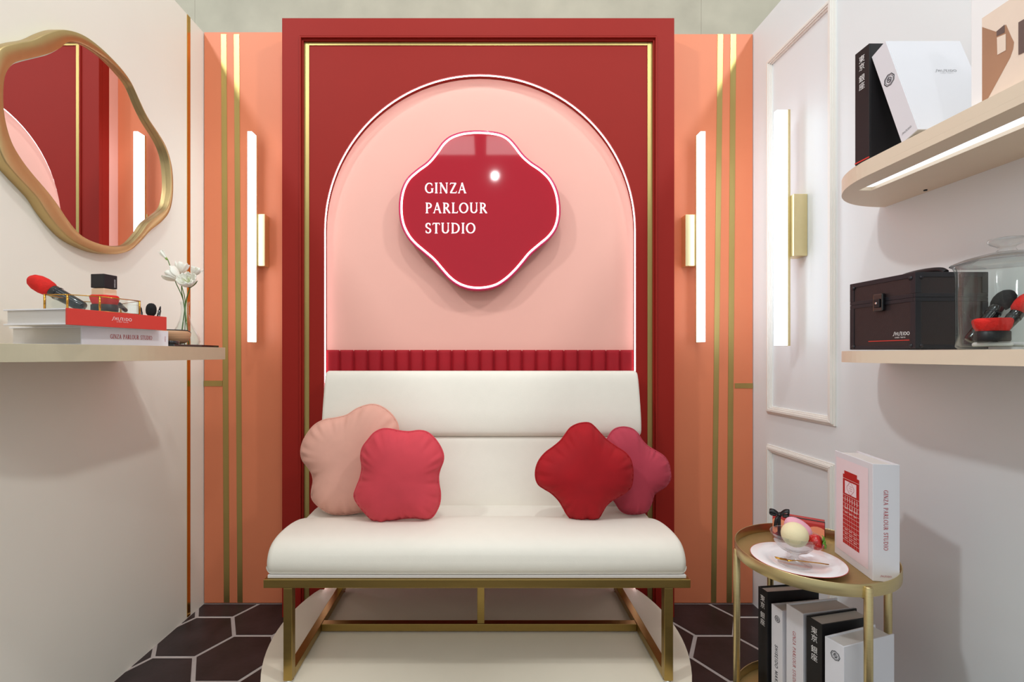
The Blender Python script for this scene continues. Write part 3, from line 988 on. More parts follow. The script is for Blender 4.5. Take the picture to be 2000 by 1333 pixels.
lettering(b2, M_WHITEINK, lambda mb: letter(mb, 'SHISEIDO', ob2 - v2 * .0012 + u2 * .122 + Vector((0, 0, .0165)), u2, (0, 0, 1), .0068, serif=False, track=.08, align='c', width=1.25, swash=True))
lettering(b2, M_WHITEINK, lambda mb: letter(mb, 'GINZA TOKYO', ob2 - v2 * .0012 + u2 * .123 + Vector((0, 0, .0120)), u2, (0, 0, 1), .0022, serif=False, track=.25, align='c', width=1.2), 'small_print')
zt = zb2 + .0347

# --- glass tray with gold edges
TP = [(-.966, 1.036), (-.916, 1.036), (-.874, 1.072), (-.850, 1.163), (-.948, 1.230), (-1.000, 1.165)]
th_ = .034
root = thing('glass_tray', 'six-sided glass tray with gold wire edges on the red-spined book', 'tray', (-.92, 1.12, zt))
zt1 = zt + .0016
MB().prism([TP], lambda u, v, d: (u, v, d), zt + .0008, zt + .0022).build('base_pane', M_PANE, root)
for k in range(6):
    a = Vector(TP[k]); b = Vector(TP[(k + 1) % 6])
    d = (b - a).normalized(); nrm = Vector((-d.y, d.x)) * .0008
    a1 = a + d * .002; b1_ = b - d * .002
    MB().hexa([(a1.x - nrm.x, a1.y - nrm.y, zt1), (b1_.x - nrm.x, b1_.y - nrm.y, zt1), (b1_.x + nrm.x, b1_.y + nrm.y, zt1), (a1.x + nrm.x, a1.y + nrm.y, zt1),
               (a1.x - nrm.x, a1.y - nrm.y, zt + th_), (b1_.x - nrm.x, b1_.y - nrm.y, zt + th_), (b1_.x + nrm.x, b1_.y + nrm.y, zt + th_), (a1.x + nrm.x, a1.y + nrm.y, zt + th_)]).build('side_pane', M_PANE, root)
    MB().tube([(a.x, a.y, zt), (a.x, a.y, zt + th_ + .001)], .0022, 8).build('corner_post', M_GOLDW, root)
    for z in (zt + .0008, zt + th_):
        MB().tube([(a.x, a.y, z), (b.x, b.y, z)], .0012, 6).build('edge_rail', M_GOLDW, root)

M_BRIST = mat('red_brush_bristle', 'D4231C', 0.85, var=0.18, scale=60, stretch=(1, 1, 1), sheen=.3, bump=.5, bscale=250)
M_BRISTK = mat('black_brush_bristle', '1B1A1B', 0.9, var=0.2, scale=90, bump=.5, bscale=300)

def brush(name, label, base, tip, hr, br, hl, group=None, bristle=None, handle=None, cat='brush', slant=False):
    """base = handle end, tip = bristle end; hl = share of the length that is handle"""
    base = Vector(base); tip = Vector(tip)
    L = (tip - base).length; ax = (tip - base).normalized()
    root = thing(name, label, cat, base, group)
    h = L * hl
    MB().lathe([(0, 0), (hr * .72, .0), (hr * .86, L * .03), (hr * .92, h * .5), (hr, h * .86), (hr, h * .97), (hr * .93, h), (0, h)], base, 20, ax).build('handle', handle or M_BLACKG, root)
    b0 = h * .96; bl = L - b0
    MB().lathe([(0, b0), (hr * .9, b0), (br * .90, b0 + bl * .18), (br, b0 + bl * .42), (br * .95, b0 + bl * .66), (br * .74, b0 + bl * .86), (br * .42, b0 + bl * .97), (0, b0 + bl)], base, 24, ax).build('bristles', bristle or M_BRIST, root)
    MB().lathe([(hr * 1.02, h * .80), (hr * 1.05, h * .81), (hr * 1.05, h * .835), (hr * 1.02, h * .845)], base, 20, ax).build('ferrule_ring', M_BLACKM, root)
    return root

zin = zt + .0024
be = pY(163, 601, 1.130); ti = pY(57, 543.5, 1.110)
be.z = max(be.z, zin + .011)
brush('powder_brush', 'big red-tipped powder brush with black handle leaning over the tray rim', be, ti, .0150, .0198, .58)
# foundation bottle
p = pY(203.5, 600, 1.165)
root = thing('foundation_bottle', 'small beige foundation bottle with square black cap in the tray', 'bottle', (p.x, p.y, zin))
ang = radians(-7)
def rbox(c, s, z0, z1, ang):
    ca, sa = cos(ang), sin(ang)
    q = [(c.x + (x * ca - y * sa) * s, c.y + (x * sa + y * ca) * s) for x, y in ((-.5, -.5), (.5, -.5), (.5, .5), (-.5, .5))]
    return MB().hexa([(a, b, z0) for a, b in q] + [(a, b, z1) for a, b in q])
M_LIQ = mat('beige_foundation', 'E2BE9C', 0.25, var=0.02, coat=.6)
ztop = H + 157.5 * 1.150 / F
rbox(p, .036, zin, ztop - .0345, ang).build('body', M_LIQ, root, bevel=.003, seg=3)
rbox(p, .0365, ztop - .0335, ztop, ang).build('cap', M_BLACKM, root, bevel=.0012)
uu = Vector((cos(ang), sin(ang), 0)); 
lettering(root, M_WHITEINK, lambda mb: letter(mb, 'SHISEIDO', p.to_3d() * 0 + Vector((p.x, p.y, ztop - .030)) + uu * .01855 + Vector((-sin(ang), cos(ang), 0)) * .0125, (0, 0, 1), Vector((sin(ang), -cos(ang), 0)), .0034, serif=False, track=.08, width=1.0))
# lobed kabuki brush
def kabuki(label, c, z0, s, hgt, name='kabuki_brush'):
    root = thing(name, label, 'brush', (c[0], c[1], z0))
    lob = lambda a, h: 1 + .10 * cos(2 * a)
    MB().lathe([(0, 0), (s * .92, 0), (s * .97, .003), (s * .97, hgt * .42), (s * .90, hgt * .45), (0, hgt * .45)], (c[0], c[1], z0), 40, mod=lob).build('base', M_BLACKM, root)
    lob2 = lambda a, h: 1 + .07 * cos(2 * a) + (.07 * cos(6 * a) if h > hgt * .5 else 0)
    MB().lathe([(s * .88, hgt * .45), (s * 1.0, hgt * .62), (s * 1.08, hgt * .85), (s * 1.06, hgt * .94), (s * .95, hgt), (s * .5, hgt * .955), (0, hgt * .92)], (c[0], c[1], z0), 48, mod=lob2).build('bristles', M_BRIST, root)
    return root
p = pY(204.5, 600, 1.112)
kabuki('wide red kabuki brush with dark base inside the gold-edged tray', (p.x, p.y), zin, .026, .0385)
# small brown brush lying in the tray
a_ = pY(268, 604, 1.150); b_ = pY(256, 592, 1.17); a_.z = zin + .006; b_.z = zin + .017
a_ = Vector((-.872, 1.148, zin + .0065)); b_ = Vector((-.905, 1.163, zin + .026))
brush('small_brush', 'short brown-black brush propped inside the tray end', a_, b_, .0055, .0065, .55, bristle=M_BRISTK)
# brushes standing behind the books
for px, pyt, bx, r_h, r_b, hl, lab in ((296, 592.5, 291, .0085, .0135, .74, 'round black fluffy brush standing behind the books'),
                                      (313.5, 598.5, 297, .0042, .0038, .90, 'thin black pencil leaning behind the red-spined book'),
                                      (275.5, 600, 280, .0035, .0032, .88, 'thin black pencil upright at the corner of the glass tray')):
    Y_ = 1.36
    tp = pY(px, pyt, Y_); bs = pY(bx, 690, Y_ + .012); bs.z = ZL + .0008
    if r_b > .01:
        brush('makeup_brush', lab, bs, tp, r_h, r_b, hl, bristle=M_BRISTK)
    else:
        root = thing('eye_pencil', lab, 'pencil', bs)
        ax = (tp - bs).normalized(); L = (tp - bs).length
        MB().lathe([(0, 0), (r_h, 0), (r_h, L * hl), (r_h * .7, L * hl)], bs, 16, ax).build('barrel', M_BLACKG, root)
        MB().lathe([(r_h * .7, L * hl), (r_h * .55, L * .96), (r_h * .2, L), (0, L)], bs, 16, ax).build('point', M_BLACKM, root)

# wooden-look half bowl on the black palette
M_WOOD = mat('pale_striped_wood', 'D3A57E', 0.5, var=0.22, scale=9, stretch=(1.5, 1.5, 55), bump=.1)
pc = [pY(326, 0, 1.30), ]
root = thing('black_palette', 'flat black pointed palette at the end of the champagne shelf', 'palette', (-.86, 1.38, ZL))
PL = [(-.868, 1.285), (-.852, 1.295), (-.838, 1.40), (-.848, 1.508), (-.856, 1.512), (-.90, 1.46), (-.935, 1.36), (-.92, 1.29)]
MB().prism([PL], lambda u, v, d: (u, v, d), ZL + .0003, ZL + .0065).build('body', M_BLACKG, root, bevel=.0015)
MB().lathe([(0, 0), (.02, 0), (.021, .002), (.021, .007), (.02, .009), (0, .009)], (-.872, 1.31, ZL + .0067), 28).build('lid', M_BLACKG, root)
root = thing('wooden_scoop_bowl', 'pale striped wooden half bowl with dark rim on the black palette', 'bowl', (-.885, 1.36, ZL + .0075))
cb = Vector((-.905, 1.375)); zb = ZL + .0078
rows = []
for i in range(9):
    t = i / 8
    rr = .016 + .024 * sin(pi / 2 * t); hh = .002 + .036 * (1 - cos(pi / 2 * t))
    rows.append([(cb.x + rr * cos(a), cb.y + 1.25 * rr * sin(a), zb + hh - .010 * max(0, sin(a)) * t) for a in [2 * pi * k / 32 for k in range(32)]])
inn = []
for i in range(8, -1, -1):
    t = i / 8
    rr = (.016 + .024 * sin(pi / 2 * t)) - .0035; hh = .0055 + .0345 * (1 - cos(pi / 2 * t))
    inn.append([(cb.x + rr * cos(a), cb.y + 1.25 * rr * sin(a), zb + hh - .010 * max(0, sin(a)) * t) for a in [2 * pi * k / 32 for k in range(32)]])
mb = MB(); mb.grid(rows + inn, closed_u=True); mb.cap(rows[0], flip=True); mb.cap(inn[-1])
mb.build('body', M_WOOD, root)
MB().tube([Vector(p) + Vector((0, 0, .0012)) for p in [((a[0] + b[0]) / 2, (a[1] + b[1]) / 2, a[2]) for a, b in zip(rows[-1], inn[0])]], .0022, 8, closed=True).build('rim', M_BLACKM, root)

# ------------------------------------------------------------------ vase and flowers
vc = pY(361, 672, 1.455); vc.z = ZL
root = thing('bud_vase', 'small clear glass bud vase holding white flowers', 'vase', vc)
prof = [(0, .0003), (.030, .0003), (.038, .006), (.0415, .018), (.040, .030), (.033, .046), (.022, .064), (.0145, .084), (.0110, .105), (.0105, .125), (.0125, .139), (.0135, .1405),
        (.0125, .1400), (.0092, .126), (.0094, .106), (.0130, .084), (.0205, .063), (.0312, .045), (.0380, .030), (.0392, .018), (.036, .0085), (.028, .005), (0, .005)]
MB().lathe(prof, vc, 40, mod=lambda a, h: 1 + (.012 * cos(12 * a) if .01 < h < .08 else 0)).build('body', M_PANE, root)
M_PETAL = mat('white_petal', 'F6F3E8', 0.6, var=0.05, scale=30, sheen=.2)
M_PETALG = mat('greenish_white_petal', 'E6EAC8', 0.6, var=0.08, scale=30)
M_STEM = mat('flower_stem_green', '5C7F3A', 0.55, var=0.12, scale=30)
M_CALYX = mat('light_green_calyx', '93AC55', 0.55, var=0.1, scale=30)

def petal_mesh(c, ax, a, r, h, openn, rnd):
    X = ax.orthogonal().normalized(); Yv = ax.cross(X)
    rows = []
    for i in range(6):
        t = i / 5
        row = []
        for j in range(7):
            q = (j / 6 - .5) * 2
            aa = a + q * (.30 + .42 * sin(pi * (.15 + .75 * t)))
            rr = r * (.14 + openn * sin(1.75 * t) ** .8) * (1 - .06 * q * q) + r * .10 * sin(q * 5 + rnd) * t
            hh = h * (t * (1.0 - .20 * q * q * t)) + h * .05 * sin(q * 4 + rnd * 2) * t
            row.append(c + X * (rr * cos(aa)) + Yv * (rr * sin(aa)) + ax * hh)
        rows.append(row)
    return rows

def flower(label, px, py, Y, rad, hgt, tiltv, foot, openn=.8, npet=9, leaf=False, bud=False):
    c = pY(px, py, Y)
    ax = Vector(tiltv).normalized()
    base = c - ax * hgt * .55
    root = thing('white_lisianthus', label, 'flower', foot)
    neck = Vector((vc.x + (foot[0] - vc.x) * -.2, vc.y, ZL + .135))
    pts = spline([Vector(foot), neck, neck.lerp(base, .55) + Vector((0, 0, -.002)), base - ax * .006, base], 6, closed=False)
    MB().tube(pts, .0013, 7).build('stem', M_STEM, root)
    MB().lathe([(0, -.002), (.003, 0), (rad * .26, hgt * .12), (rad * .30, hgt * .3), (rad * .22, hgt * .36)], base, 12, ax).build('calyx', M_CALYX, root)
    rnd = random.Random(int(px * 7 + py))
    for ring, (n, s, op) in enumerate(((npet - 4, 1.0, openn), (4, .78, openn * .72), (3, .55, openn * .5)) if not bud else ((4, .8, .45), (3, .6, .3))):
        for k in range(n):
            mb = MB().grid(petal_mesh(base, ax, 2 * pi * k / n + ring * .6, rad * s * 1.1, hgt * (1 - .05 * ring), op, rnd.uniform(0, 6)))
            ob_ = mb.build('petal', M_PETAL if ring < 2 else M_PETALG, root, recalc=False)
            sm = ob_.modifiers.new('thick', 'SOLIDIFY'); sm.thickness = .0006
    if leaf:
        for s_l in (1, -1):
            q0 = pts[int(len(pts) * .72)]
            rows = []
            for i in range(7):
                t = i / 6
                wd_ = .006 * sin(pi * min(1, t * .95 + .05))
                ce = q0 + Vector((s_l * .026 * t, -.004 * t, .020 * t - .010 * t * t * (s_l < 0)))
                rows.append([ce + Vector((0, -wd_, -.001)), ce + Vector((0, 0, .001)), ce + Vector((0, wd_, -.001))])
            ob_ = MB().grid(rows).build('leaf', M_STEM, root, recalc=False)
            sm = ob_.modifiers.new('thick', 'SOLIDIFY'); sm.thickness = .0006
    return root

fz = ZL + .0065
flower('half-open white flower bud, tallest in the glass vase', 319, 498, 1.44, .0125, .034, (-.55, 0, .7), (vc.x + .012, vc.y, fz), .85, bud=True)
flower('white flower leaning towards the mirror side of the vase', 338, 538, 1.43, .0200, .040, (-.75, -.3, .6), (vc.x + .016, vc.y - .004, fz), .95, 11)
flower('white flower at the back of the vase, just above the middle', 354, 524, 1.475, .0170, .036, (.1, .2, 1), (vc.x - .006, vc.y + .008, fz), .9, 10)
flower('fullest white flower at the front of the vase with green leaves', 366, 550, 1.42, .0215, .034, (.15, -.75, .7), (vc.x - .012, vc.y - .006, fz), 1.0, 12, leaf=True)
flower('small white flower in front of the brass strip', 382, 530, 1.45, .0140, .030, (.45, 0, .8), (vc.x - .016, vc.y + .003, fz), .9, 9)

# ================================================================== RIGHT UPPER SHELF
zs = zu1
bk = Vector((.900, 1.100, zs))
B1 = book('book', 'tall black book standing on the lit beige shelf', bk + Vector((0, .042, 0)), (0, -.042, 0), (.170, 0, 0), (0, 0, .270), M_BLACKB)
M_RS = M_REDPR
sx_ = bk.x - .0006
k1 = kanji((sx_, 1.121, zs + .255), (0, -1, 0), (0, 0, 1), .0165, '東京銀座', 1.12, 1, .55)
k1.build('lettering', M_WHITEINK, B1, weld=False, recalc=False)
MB().box((sx_ - .0002, 1.100, zs + .003), (sx_ + .0008, 1.142, zs + .006)).build('red_band', M_REDPR, B1)
# leaning white book
th = radians(18.5)
up = Vector((0, sin(th), cos(th))); bkv = Vector((0, cos(th), -sin(th)))
T2 = .040
o2 = Vector((.905, .982, zs + T2 * sin(th)))
B2 = book('book', 'white book tilted back against the tall black one', o2 + bkv * T2, -bkv * T2, (.168, 0, 0), up * .250, M_WHITE2)
lettering(B2, M_BLACKINK, lambda mb: emblem(mb, o2 + bkv * T2 * .5 + up * .158 + Vector((-.0006, 0, 0)), -bkv, up, .0125), 'crest')
lettering(B2, M_BLACKINK, lambda mb: letter(mb, 'SHISEIDO', o2 + bkv * .033 + up * .016 + Vector((-.0006, 0, 0)), -bkv, up, .0040, serif=False, track=.08, swash=True), 'lettering')
fo = o2 + up * .158 - bkv * .0006
M_GREYINK = mat('grey_ink', '8C8C90', 0.6, var=0.02)
lettering(B2, M_GREYINK, lambda mb: letter(mb, 'SHISEIDO', fo + Vector((.108, 0, 0)), (1, 0, 0), up, .0062, serif=False, track=.08, align='c', width=1.3, swash=True), 'lettering')
lettering(B2, M_GREYINK, lambda mb: letter(mb, 'GINZA TOKYO', fo + Vector((.108, 0, 0)) - up * .0050, (1, 0, 0), up, .0022, serif=False, track=.25, align='c', width=1.2), 'small_print')

# picture card at the near end of the shelf
xc_ = .930
root = thing('picture_card', 'white card with a beige abstract photo at the near end of the upper shelf', 'picture', (xc_, .75, zs))
MB().box((xc_, .58, zs), (xc_ + .022, .899, zs + .30)).build('mount', mat('bright_white_card', 'F8F7F8', 0.4, var=.003), root, bevel=.001)
M_PA = mat('print_pale_cream', 'F0DCCB', 0.6, var=0.02)
M_PB = mat('print_brown', 'B08468', 0.6, var=0.10, scale=8)
M_PC = mat('print_grey_brown', '6E5A55', 0.6, var=0.05)
pf_ = lambda px, py, off: (lambda Y: (xc_ - off, Y, H - (py - VY) / F * Y))(xc_ * F / (px - VX))
def card_poly(pts, m, name, off):
    P = [Vector(pf_(1860 + x / 6.057, y / 6.057, off)) for x, y in pts]
    zz = [(p.y, p.z) for p in P]
    MB().flat([zz], lambda u, v: (xc_ - off, u, v)).build(name, m, root, recalc=False)
q0 = Vector(pf_(1918, 36, 0)); q1 = Vector(pf_(1918, 197, 0))
MB().box((xc_ - .0005, .60, zs + .004), (xc_, .879, q0.z)).build('print', M_PA, root)
card_poly([(357, 320), (520, 375), (640, 290), (700, 430), (735, 500), (725, 580), (690, 680), (430, 1160), (357, 1205)], M_PB, 'print', .0007)
card_poly([(530, 370), (625, 290), (625, 385), (530, 430)], M_PC, 'print', .0010)
card_poly([(535, 445), (640, 400), (640, 595), (540, 650)], M_PA, 'print', .0012)
card_poly([(790, 265), (900, 200), (900, 600), (790, 650)], M_PC, 'print', .0013)

# ================================================================== RIGHT LOWER SHELF
zs = zw1
cx0, cx1, cy0, cy1 = .9165, 1.068, 1.000, 1.176
zc1 = zs + .165
root = thing('makeup_case', 'black hard-sided makeup case with metal latch on the lower shelf', 'case', ((cx0 + cx1) / 2, (cy0 + cy1) / 2, zs))
zl = zs + .113
MB().box((cx0, cy0, zs + .003), (cx1, cy1, zl)).build('body', M_BROWNB, root, bevel=.001)
MB().box((cx0, cy0, zl), (cx1, cy1, zc1)).build('lid', M_BROWNB, root, bevel=.001)
M_TRIMB = mat('black_satin_edge', '2B2A2F', 0.35, 0.3, var=0.05)
e = .0016
def edge(a, b, n='edge_trim'):
    MB().box(a, b).build(n, M_TRIMB, root, bevel=.0006)
w_ = .011
for x, y in ((cx0, cy0), (cx1 - w_, cy0), (cx0, cy1 - w_), (cx1 - w_, cy1 - w_)):
    edge((x - e if x == cx0 else x, y - e if y == cy0 else y, zs + .0032), ((x + w_ + (e if x != cx0 else 0)), y + w_ + (e if y != cy0 else 0), zl - .0087))
    edge((x - e if x == cx0 else x, y - e if y == cy0 else y, zl + .0087), ((x + w_ + (e if x != cx0 else 0)), y + w_ + (e if y != cy0 else 0), zc1 - .0002))
for za, zb in ((zs + .0031, zs + .012), (zl - .0085, zl - .0002), (zl + .0002, zl + .0085), (zc1 - .009, zc1 + e)):
    edge((cx0 - e * .9, cy0 - e * .9, za), (cx1 + e * .9, cy0 + .004, zb))
    edge((cx0 - e * .9, cy0 + .0042, za), (cx0 + .004, cy1 + e, zb))
for y in (cy0 + .010, cy1 - .010):
    for z in (zs + .010, zc1 - .010):
        MB().lathe([(0, 0), (.0048, 0), (.0044, .0010), (.0026, .0016), (.002, .0024), (0, .0027)], (cx0 - e, y, z), 14, (-1, 0, 0)).build('corner_rivet', M_TRIMB, root)
for z in (zs + .010, zc1 - .010):
    MB().lathe([(0, 0), (.0042, 0), (.0038, .0009), (.0024, .0014), (.0018, .0022), (0, .0025)], (cx0 + .011, cy0 - e, z), 14, (0, -1, 0)).build('corner_rivet', M_TRIMB, root)
yl = cy0 + .085
lt = MB().box((cx0 - .010, yl - .013, zl - .022), (cx0 - e, yl + .013, zl + .018)).build('latch', M_BLACKG, root, bevel=.002)
MB().box((cx0 - .013, yl - .008, zl - .014), (cx0 - .0100, yl + .008, zl + .006)).build('hasp', M_BLACKM, lt, bevel=.0015)
MB().lathe([(0, 0), (.0028, 0), (.0026, .001), (0, .0012)], (cx0 - .013, yl, zl - .004), 14, (-1, 0, 0)).build('rivet', M_CHROME, lt)
for x in (.985, 1.028):
    MB().box((x, 1.055, zc1 + .0004), (x + .010, 1.121, zc1 + .010)).build('handle_mount', M_TRIMB, root, bevel=.001)
MB().tube(spline([(1.01, 1.03, zc1 + .006), (1.01, 1.045, zc1 + .014), (1.01, 1.088, zc1 + .017), (1.01, 1.131, zc1 + .014), (1.01, 1.146, zc1 + .006)], 5, False), .0062, 10).build('handle', M_BLACKM, root)
nx = cx0 - .0004
lettering(root, M_WHITEINK, lambda mb: letter(mb, 'SHISEIDO', (nx, cy0 + .0545, zs + .0335), (0, -1, 0), (0, 0, 1), .0072, serif=False, track=.06, width=1.0, swash=True, weight=1.2))
lettering(root, M_WHITEINK, lambda mb: letter(mb, 'GINZA TOKYO', (nx, cy0 + .0500, zs + .0275), (0, -1, 0), (0, 0, 1), .0026, serif=False, track=.18, weight=1.3), 'small_print')
MB().box((nx - .0002, cy0 + .014, zs + .0215), (cx0, cy0 + .122, zs + .0232)).build('red_line', M_REDPR, root)

# glass jar
jc = Vector((.968, .872, zs)); jr = .0685
root = thing('glass_jar', 'large clear lidded glass jar full of makeup brushes', 'jar', jc)
hj = .160
prof = [(0, .0004), (jr - .006, .0004), (jr, .006), (jr, hj * .93), (jr + .002, hj * .97), (jr + .004, hj), (jr + .001, hj + .001), (jr - .0022, hj * .97), (jr - .0026, .010), (jr - .008, .0055), (0, .0055)]
MB().lathe(prof, jc, 64).build('body', M_PANE, root)
lid = [(0, hj + .022), (.012, hj + .0215), (.03, hj + .019), (jr - .01, hj + .011), (jr + .006, hj + .004), (jr + .008, hj + .002), (jr + .004, hj + .0012), (jr - .012, hj + .0075), (.03, hj + .0155), (0, hj + .018)]
ld = MB().lathe(lid, jc, 64).build('lid', M_PANE2, root)
kn = [(0, hj + .0225), (.014, hj + .0225), (.011, hj + .028), (.013, hj + .031), (.022, hj + .036), (.0255, hj + .041), (.0245, hj + .0455), (.016, hj + .0475), (0, hj + .048)]
MB().lathe(kn, jc, 40).build('knob', M_PANE2, ld)
zj = zs + .0062
M_COTTON = mat('white_cotton_pads', 'F2F0F3', 0.9, var=0.02, bump=.4, bscale=120)
for k, (dx, dy) in enumerate(((-.026, .0), (.024, -.012), (.006, .032))):
    o_ = MB().lathe([(0, 0), (.024, 0), (.0262, .002), (.0262, .006), (.024, .0078), (0, .0082)], (jc.x + dx, jc.y + dy, zj), 28).build('cotton_pad', M_COTTON)
    tag(o_, ('white cotton pad at the case side of the glass jar', 'white cotton pad at the near side of the glass jar', 'white cotton pad at the back of the glass jar')[k], 'cotton pad')
kb = pY(1945, 660, .845)
kabuki('wide red kabuki brush with black base lying low in the glass jar', (.926, .858), zj + .0088, .0240, .042)
brush('powder_brush', 'black-handled brush slanting up inside the glass jar', (.934, .905, zj + .012), (1.008, .900, zj + .106), .0115, .0155, .68, bristle=M_BRISTK)
brush('powder_brush', 'red-headed brush crossing behind the slanting brush in the jar', (.954, .884, zj + .012), (1.018, .868, zj + .098), .0105, .0165, .60)
brush('powder_brush', 'thick black brush standing at the jar wall, behind the kabuki brush', (.982, .838, zj + .012), (.996, .842, zj + .090), .0125, .016, .70, bristle=M_BRISTK)
for k, (xx, yy) in enumerate(((.918, .893), (.928, .915))):
    pass

# ================================================================== OVAL TABLE
EC = Vector((.824, 1.182)); eA, eB = .1944, .1698; ea = Vector((.710, .704)); eb = Vector((.704, -.710))
def ell(a, d=0.0):
    p = EC + ea * ((eA + d) * cos(a)) + eb * ((eB + d) * sin(a))
    return p
M_TRAYF = mat('brushed_gold_tray_floor', 'AE9462', 0.45, 0.75, var=0.06, scale=70, stretch=(1, 8, 1), rvar=.06)
M_TABLE = mat('brushed_gold_table', 'CBB888', 0.32, 0.95, var=0.05, scale=60, stretch=(.3, .3, 6), rvar=.06)
root = thing('oval_side_table', 'two-tier oval gold side table in the corner', 'table', (EC.x, EC.y, 0.0))
ZTF, ZTR = .536, .560
ZBF, ZBR = .145, .168
def tray(zf, zr, name):
    NN = 96
    A_ = [2 * pi * k / NN for k in range(NN)]
    R_ = lambda d, z: [(ell(a, d).x, ell(a, d).y, z) for a in A_]
    mb = MB().grid([R_(0, zf - .004), R_(.0003, zf), R_(.0003, zr - .0008), R_(-.0004, zr), R_(-.0016, zr), R_(-.0022, zr - .0008), R_(-.0022, zf + .0005)], closed_u=True)
    mb.build(name + '_rim', M_TABLE, root)
    mb = MB()
    mb.prism([[tuple(ell(a, -.0024)) for a in A_]], lambda u, v, d: (u, v, d), zf - .004, zf)
    mb.build(name + '_floor', M_TRAYF, root)
tray(ZTF, ZTR, 'top_tray')
tray(ZBF, ZBR, 'bottom_tray')
for (dx, dy, zt_) in ((-.1690, .038, .545), (-.0092, -.184, .556), (.161, -.034, .548), (.012, .192, .548)):
    x, y = EC.x + dx, EC.y + dy
    r_ = .0082
    lg = MB().lathe([(0, .0018), (r_, .0018), (r_, zt_ - .0015), (r_ - .0015, zt_), (0, zt_)], (x, y, 0), 20).build('leg', M_TABLE, root)
    d = Vector((EC.x - x, EC.y - y, 0)).normalized()
    for zb in (ZTF - .010, ZBF - .010):
        MB().tube([Vector((x, y, zb)) + d * r_, Vector((x, y, zb)) + d * .032], .0038, 10).build('bracket', M_TABLE, root)
        MB().tube([Vector((x, y, zb)) + d * .026, Vector((x, y, zb + .0062)) + d * .026], .003, 10).build('screw', M_TABLE, root)
MB().tube([(EC.x - .14, EC.y + .03, ZTF - .010), (EC.x + .14, EC.y - .03, ZTF - .010)], .003, 10).build('cross_brace', M_TABLE, root)
MB().tube([(EC.x + .005, EC.y + .15, ZTF - .0105), (EC.x - .005, EC.y - .15, ZTF - .0105)], .003, 10).build('cross_brace', M_TABLE, root)

# plate
pcn = Vector((.7635, 1.148)); 
root = thing('dinner_plate', 'white round plate with thin red edge on the oval table', 'plate', (pcn.x, pcn.y, ZTF))
prof = [(0, .0004), (.048, .0004), (.052, .003), (.064, .0075), (.0985, .0135), (.0995, .0145), (.0985, .0152), (.064, .0095), (.051, .0048), (.046, .0036), (0, .0034)]
M_CHINA = mat('white_china', 'F4F2F4', 0.12, var=0.004, coat=.4)
MB().lathe(prof, (pcn.x, pcn.y, ZTF), 72).build('body', M_CHINA, root)
MB().tube([(pcn.x + .0996 * cos(a), pcn.y + .0996 * sin(a), ZTF + .0143) for a in [2 * pi * k / 72 for k in range(72)]], .0007, 6, closed=True).build('red_edge', mat('red_plate_line', 'C8524E', .3, var=.02), root)

# glass dish
gc = Vector((.7535, 1.142)); zg = ZTF + .0037
root = thing('dessert_dish', 'clear footed glass dessert dish on the white plate', 'dish', (gc.x, gc.y, zg))
prof = [(0, .0003), (.034, .0003), (.0355, .0018), (.033, .004), (.018, .009), (.0085, .016), (.0075, .022), (.013, .0275), (.030, .036), (.043, .050), (.0505, .066), (.0525, .0735), (.0520, .0745),
        (.0505, .0735), (.0485, .066), (.041, .0515), (.029, .0395), (.012, .0315), (0, .030)]
MB().lathe(prof, (gc.x, gc.y, zg), 60, mod=lambda a, h: 1 + (.022 * cos(10 * a) * (1 if .030 < h < .066 else 0))).build('body', M_PANE2, root)
M_CREAM = mat('cream_sponge', 'EBDCB4', 0.85, var=0.02, bump=.2, bscale=400)
M_PINKS = mat('pink_sponge', 'E6A9BC', 0.85, var=0.02, bump=.2, bscale=400)
o_ = MB().lathe([(.0285 * sin(pi * k / 20), -.0285 * cos(pi * k / 20)) for k in range(21)], (.7405, 1.122, zg + .0788), 40).build('makeup_sponge', M_CREAM)
tag(o_, 'round cream sponge like an ice cream scoop in the glass dish', 'sponge')
eg = [(.0285 * sin(pi * k / 20) * (1 - .16 * (-cos(pi * k / 20)) * (1 if k > 10 else 0)), -.0285 * cos(pi * k / 20) * (1.45 if k > 10 else 1)) for k in range(21)]
o_ = MB().lathe(eg, (.775, 1.160, zg + .070), 40, (-.55, .1, .80)).build('makeup_sponge', M_PINKS)
tag(o_, 'pink egg-shaped sponge behind the cream one in the glass dish', 'sponge')
# strawberry
M_STRAW = mat('strawberry_red', 'BE1D1D', 0.28, var=0.12, scale=50, coat=.4, bump=.5, bscale=130)
M_SEED = mat('strawberry_seed', 'E3B26A', .5, var=.05)
M_LEAFS = mat('strawberry_leaf', '5F9A2E', 0.5, var=0.15, scale=60)
sc3 = Vector((.7815, 1.1115, zg + .0650)); sax = Vector((.66, -.62, .22)).normalized()
root = thing('strawberry', 'ripe strawberry with green leaves at the dish rim', 'strawberry', sc3)
sprof = [(0, -.021), (.007, -.019), (.0135, -.012), (.0175, -.002), (.0178, .006), (.014, .0125), (.006, .0145), (0, .0145)]
MB().lathe(spline([Vector(p) for p in sprof], 3, False), sc3, 32, sax).build('body', M_STRAW, root)
X_ = sax.orthogonal().normalized(); Y_v = sax.cross(X_)
mb = MB()
for i in range(60):
    h = -.017 + .026 * i / 60; a = i * 2.4
    r_ = [b for b in [q for q in sprof]]
    rr = .0
    for (ra, ha), (rb, hb) in zip(sprof, sprof[1:]):
        if ha <= h <= hb:
            rr = ra + (rb - ra) * (h - ha) / (hb - ha)
    p = sc3 + sax * h + (X_ * cos(a) + Y_v * sin(a)) * (rr + .0001)
    mb.lathe([(0, -.0009), (.0006, -.0003), (.0006, .0004), (0, .0009)], p, 5, sax)
sd = mb.build('seeds', M_SEED, root); sd['kind'] = 'stuff'
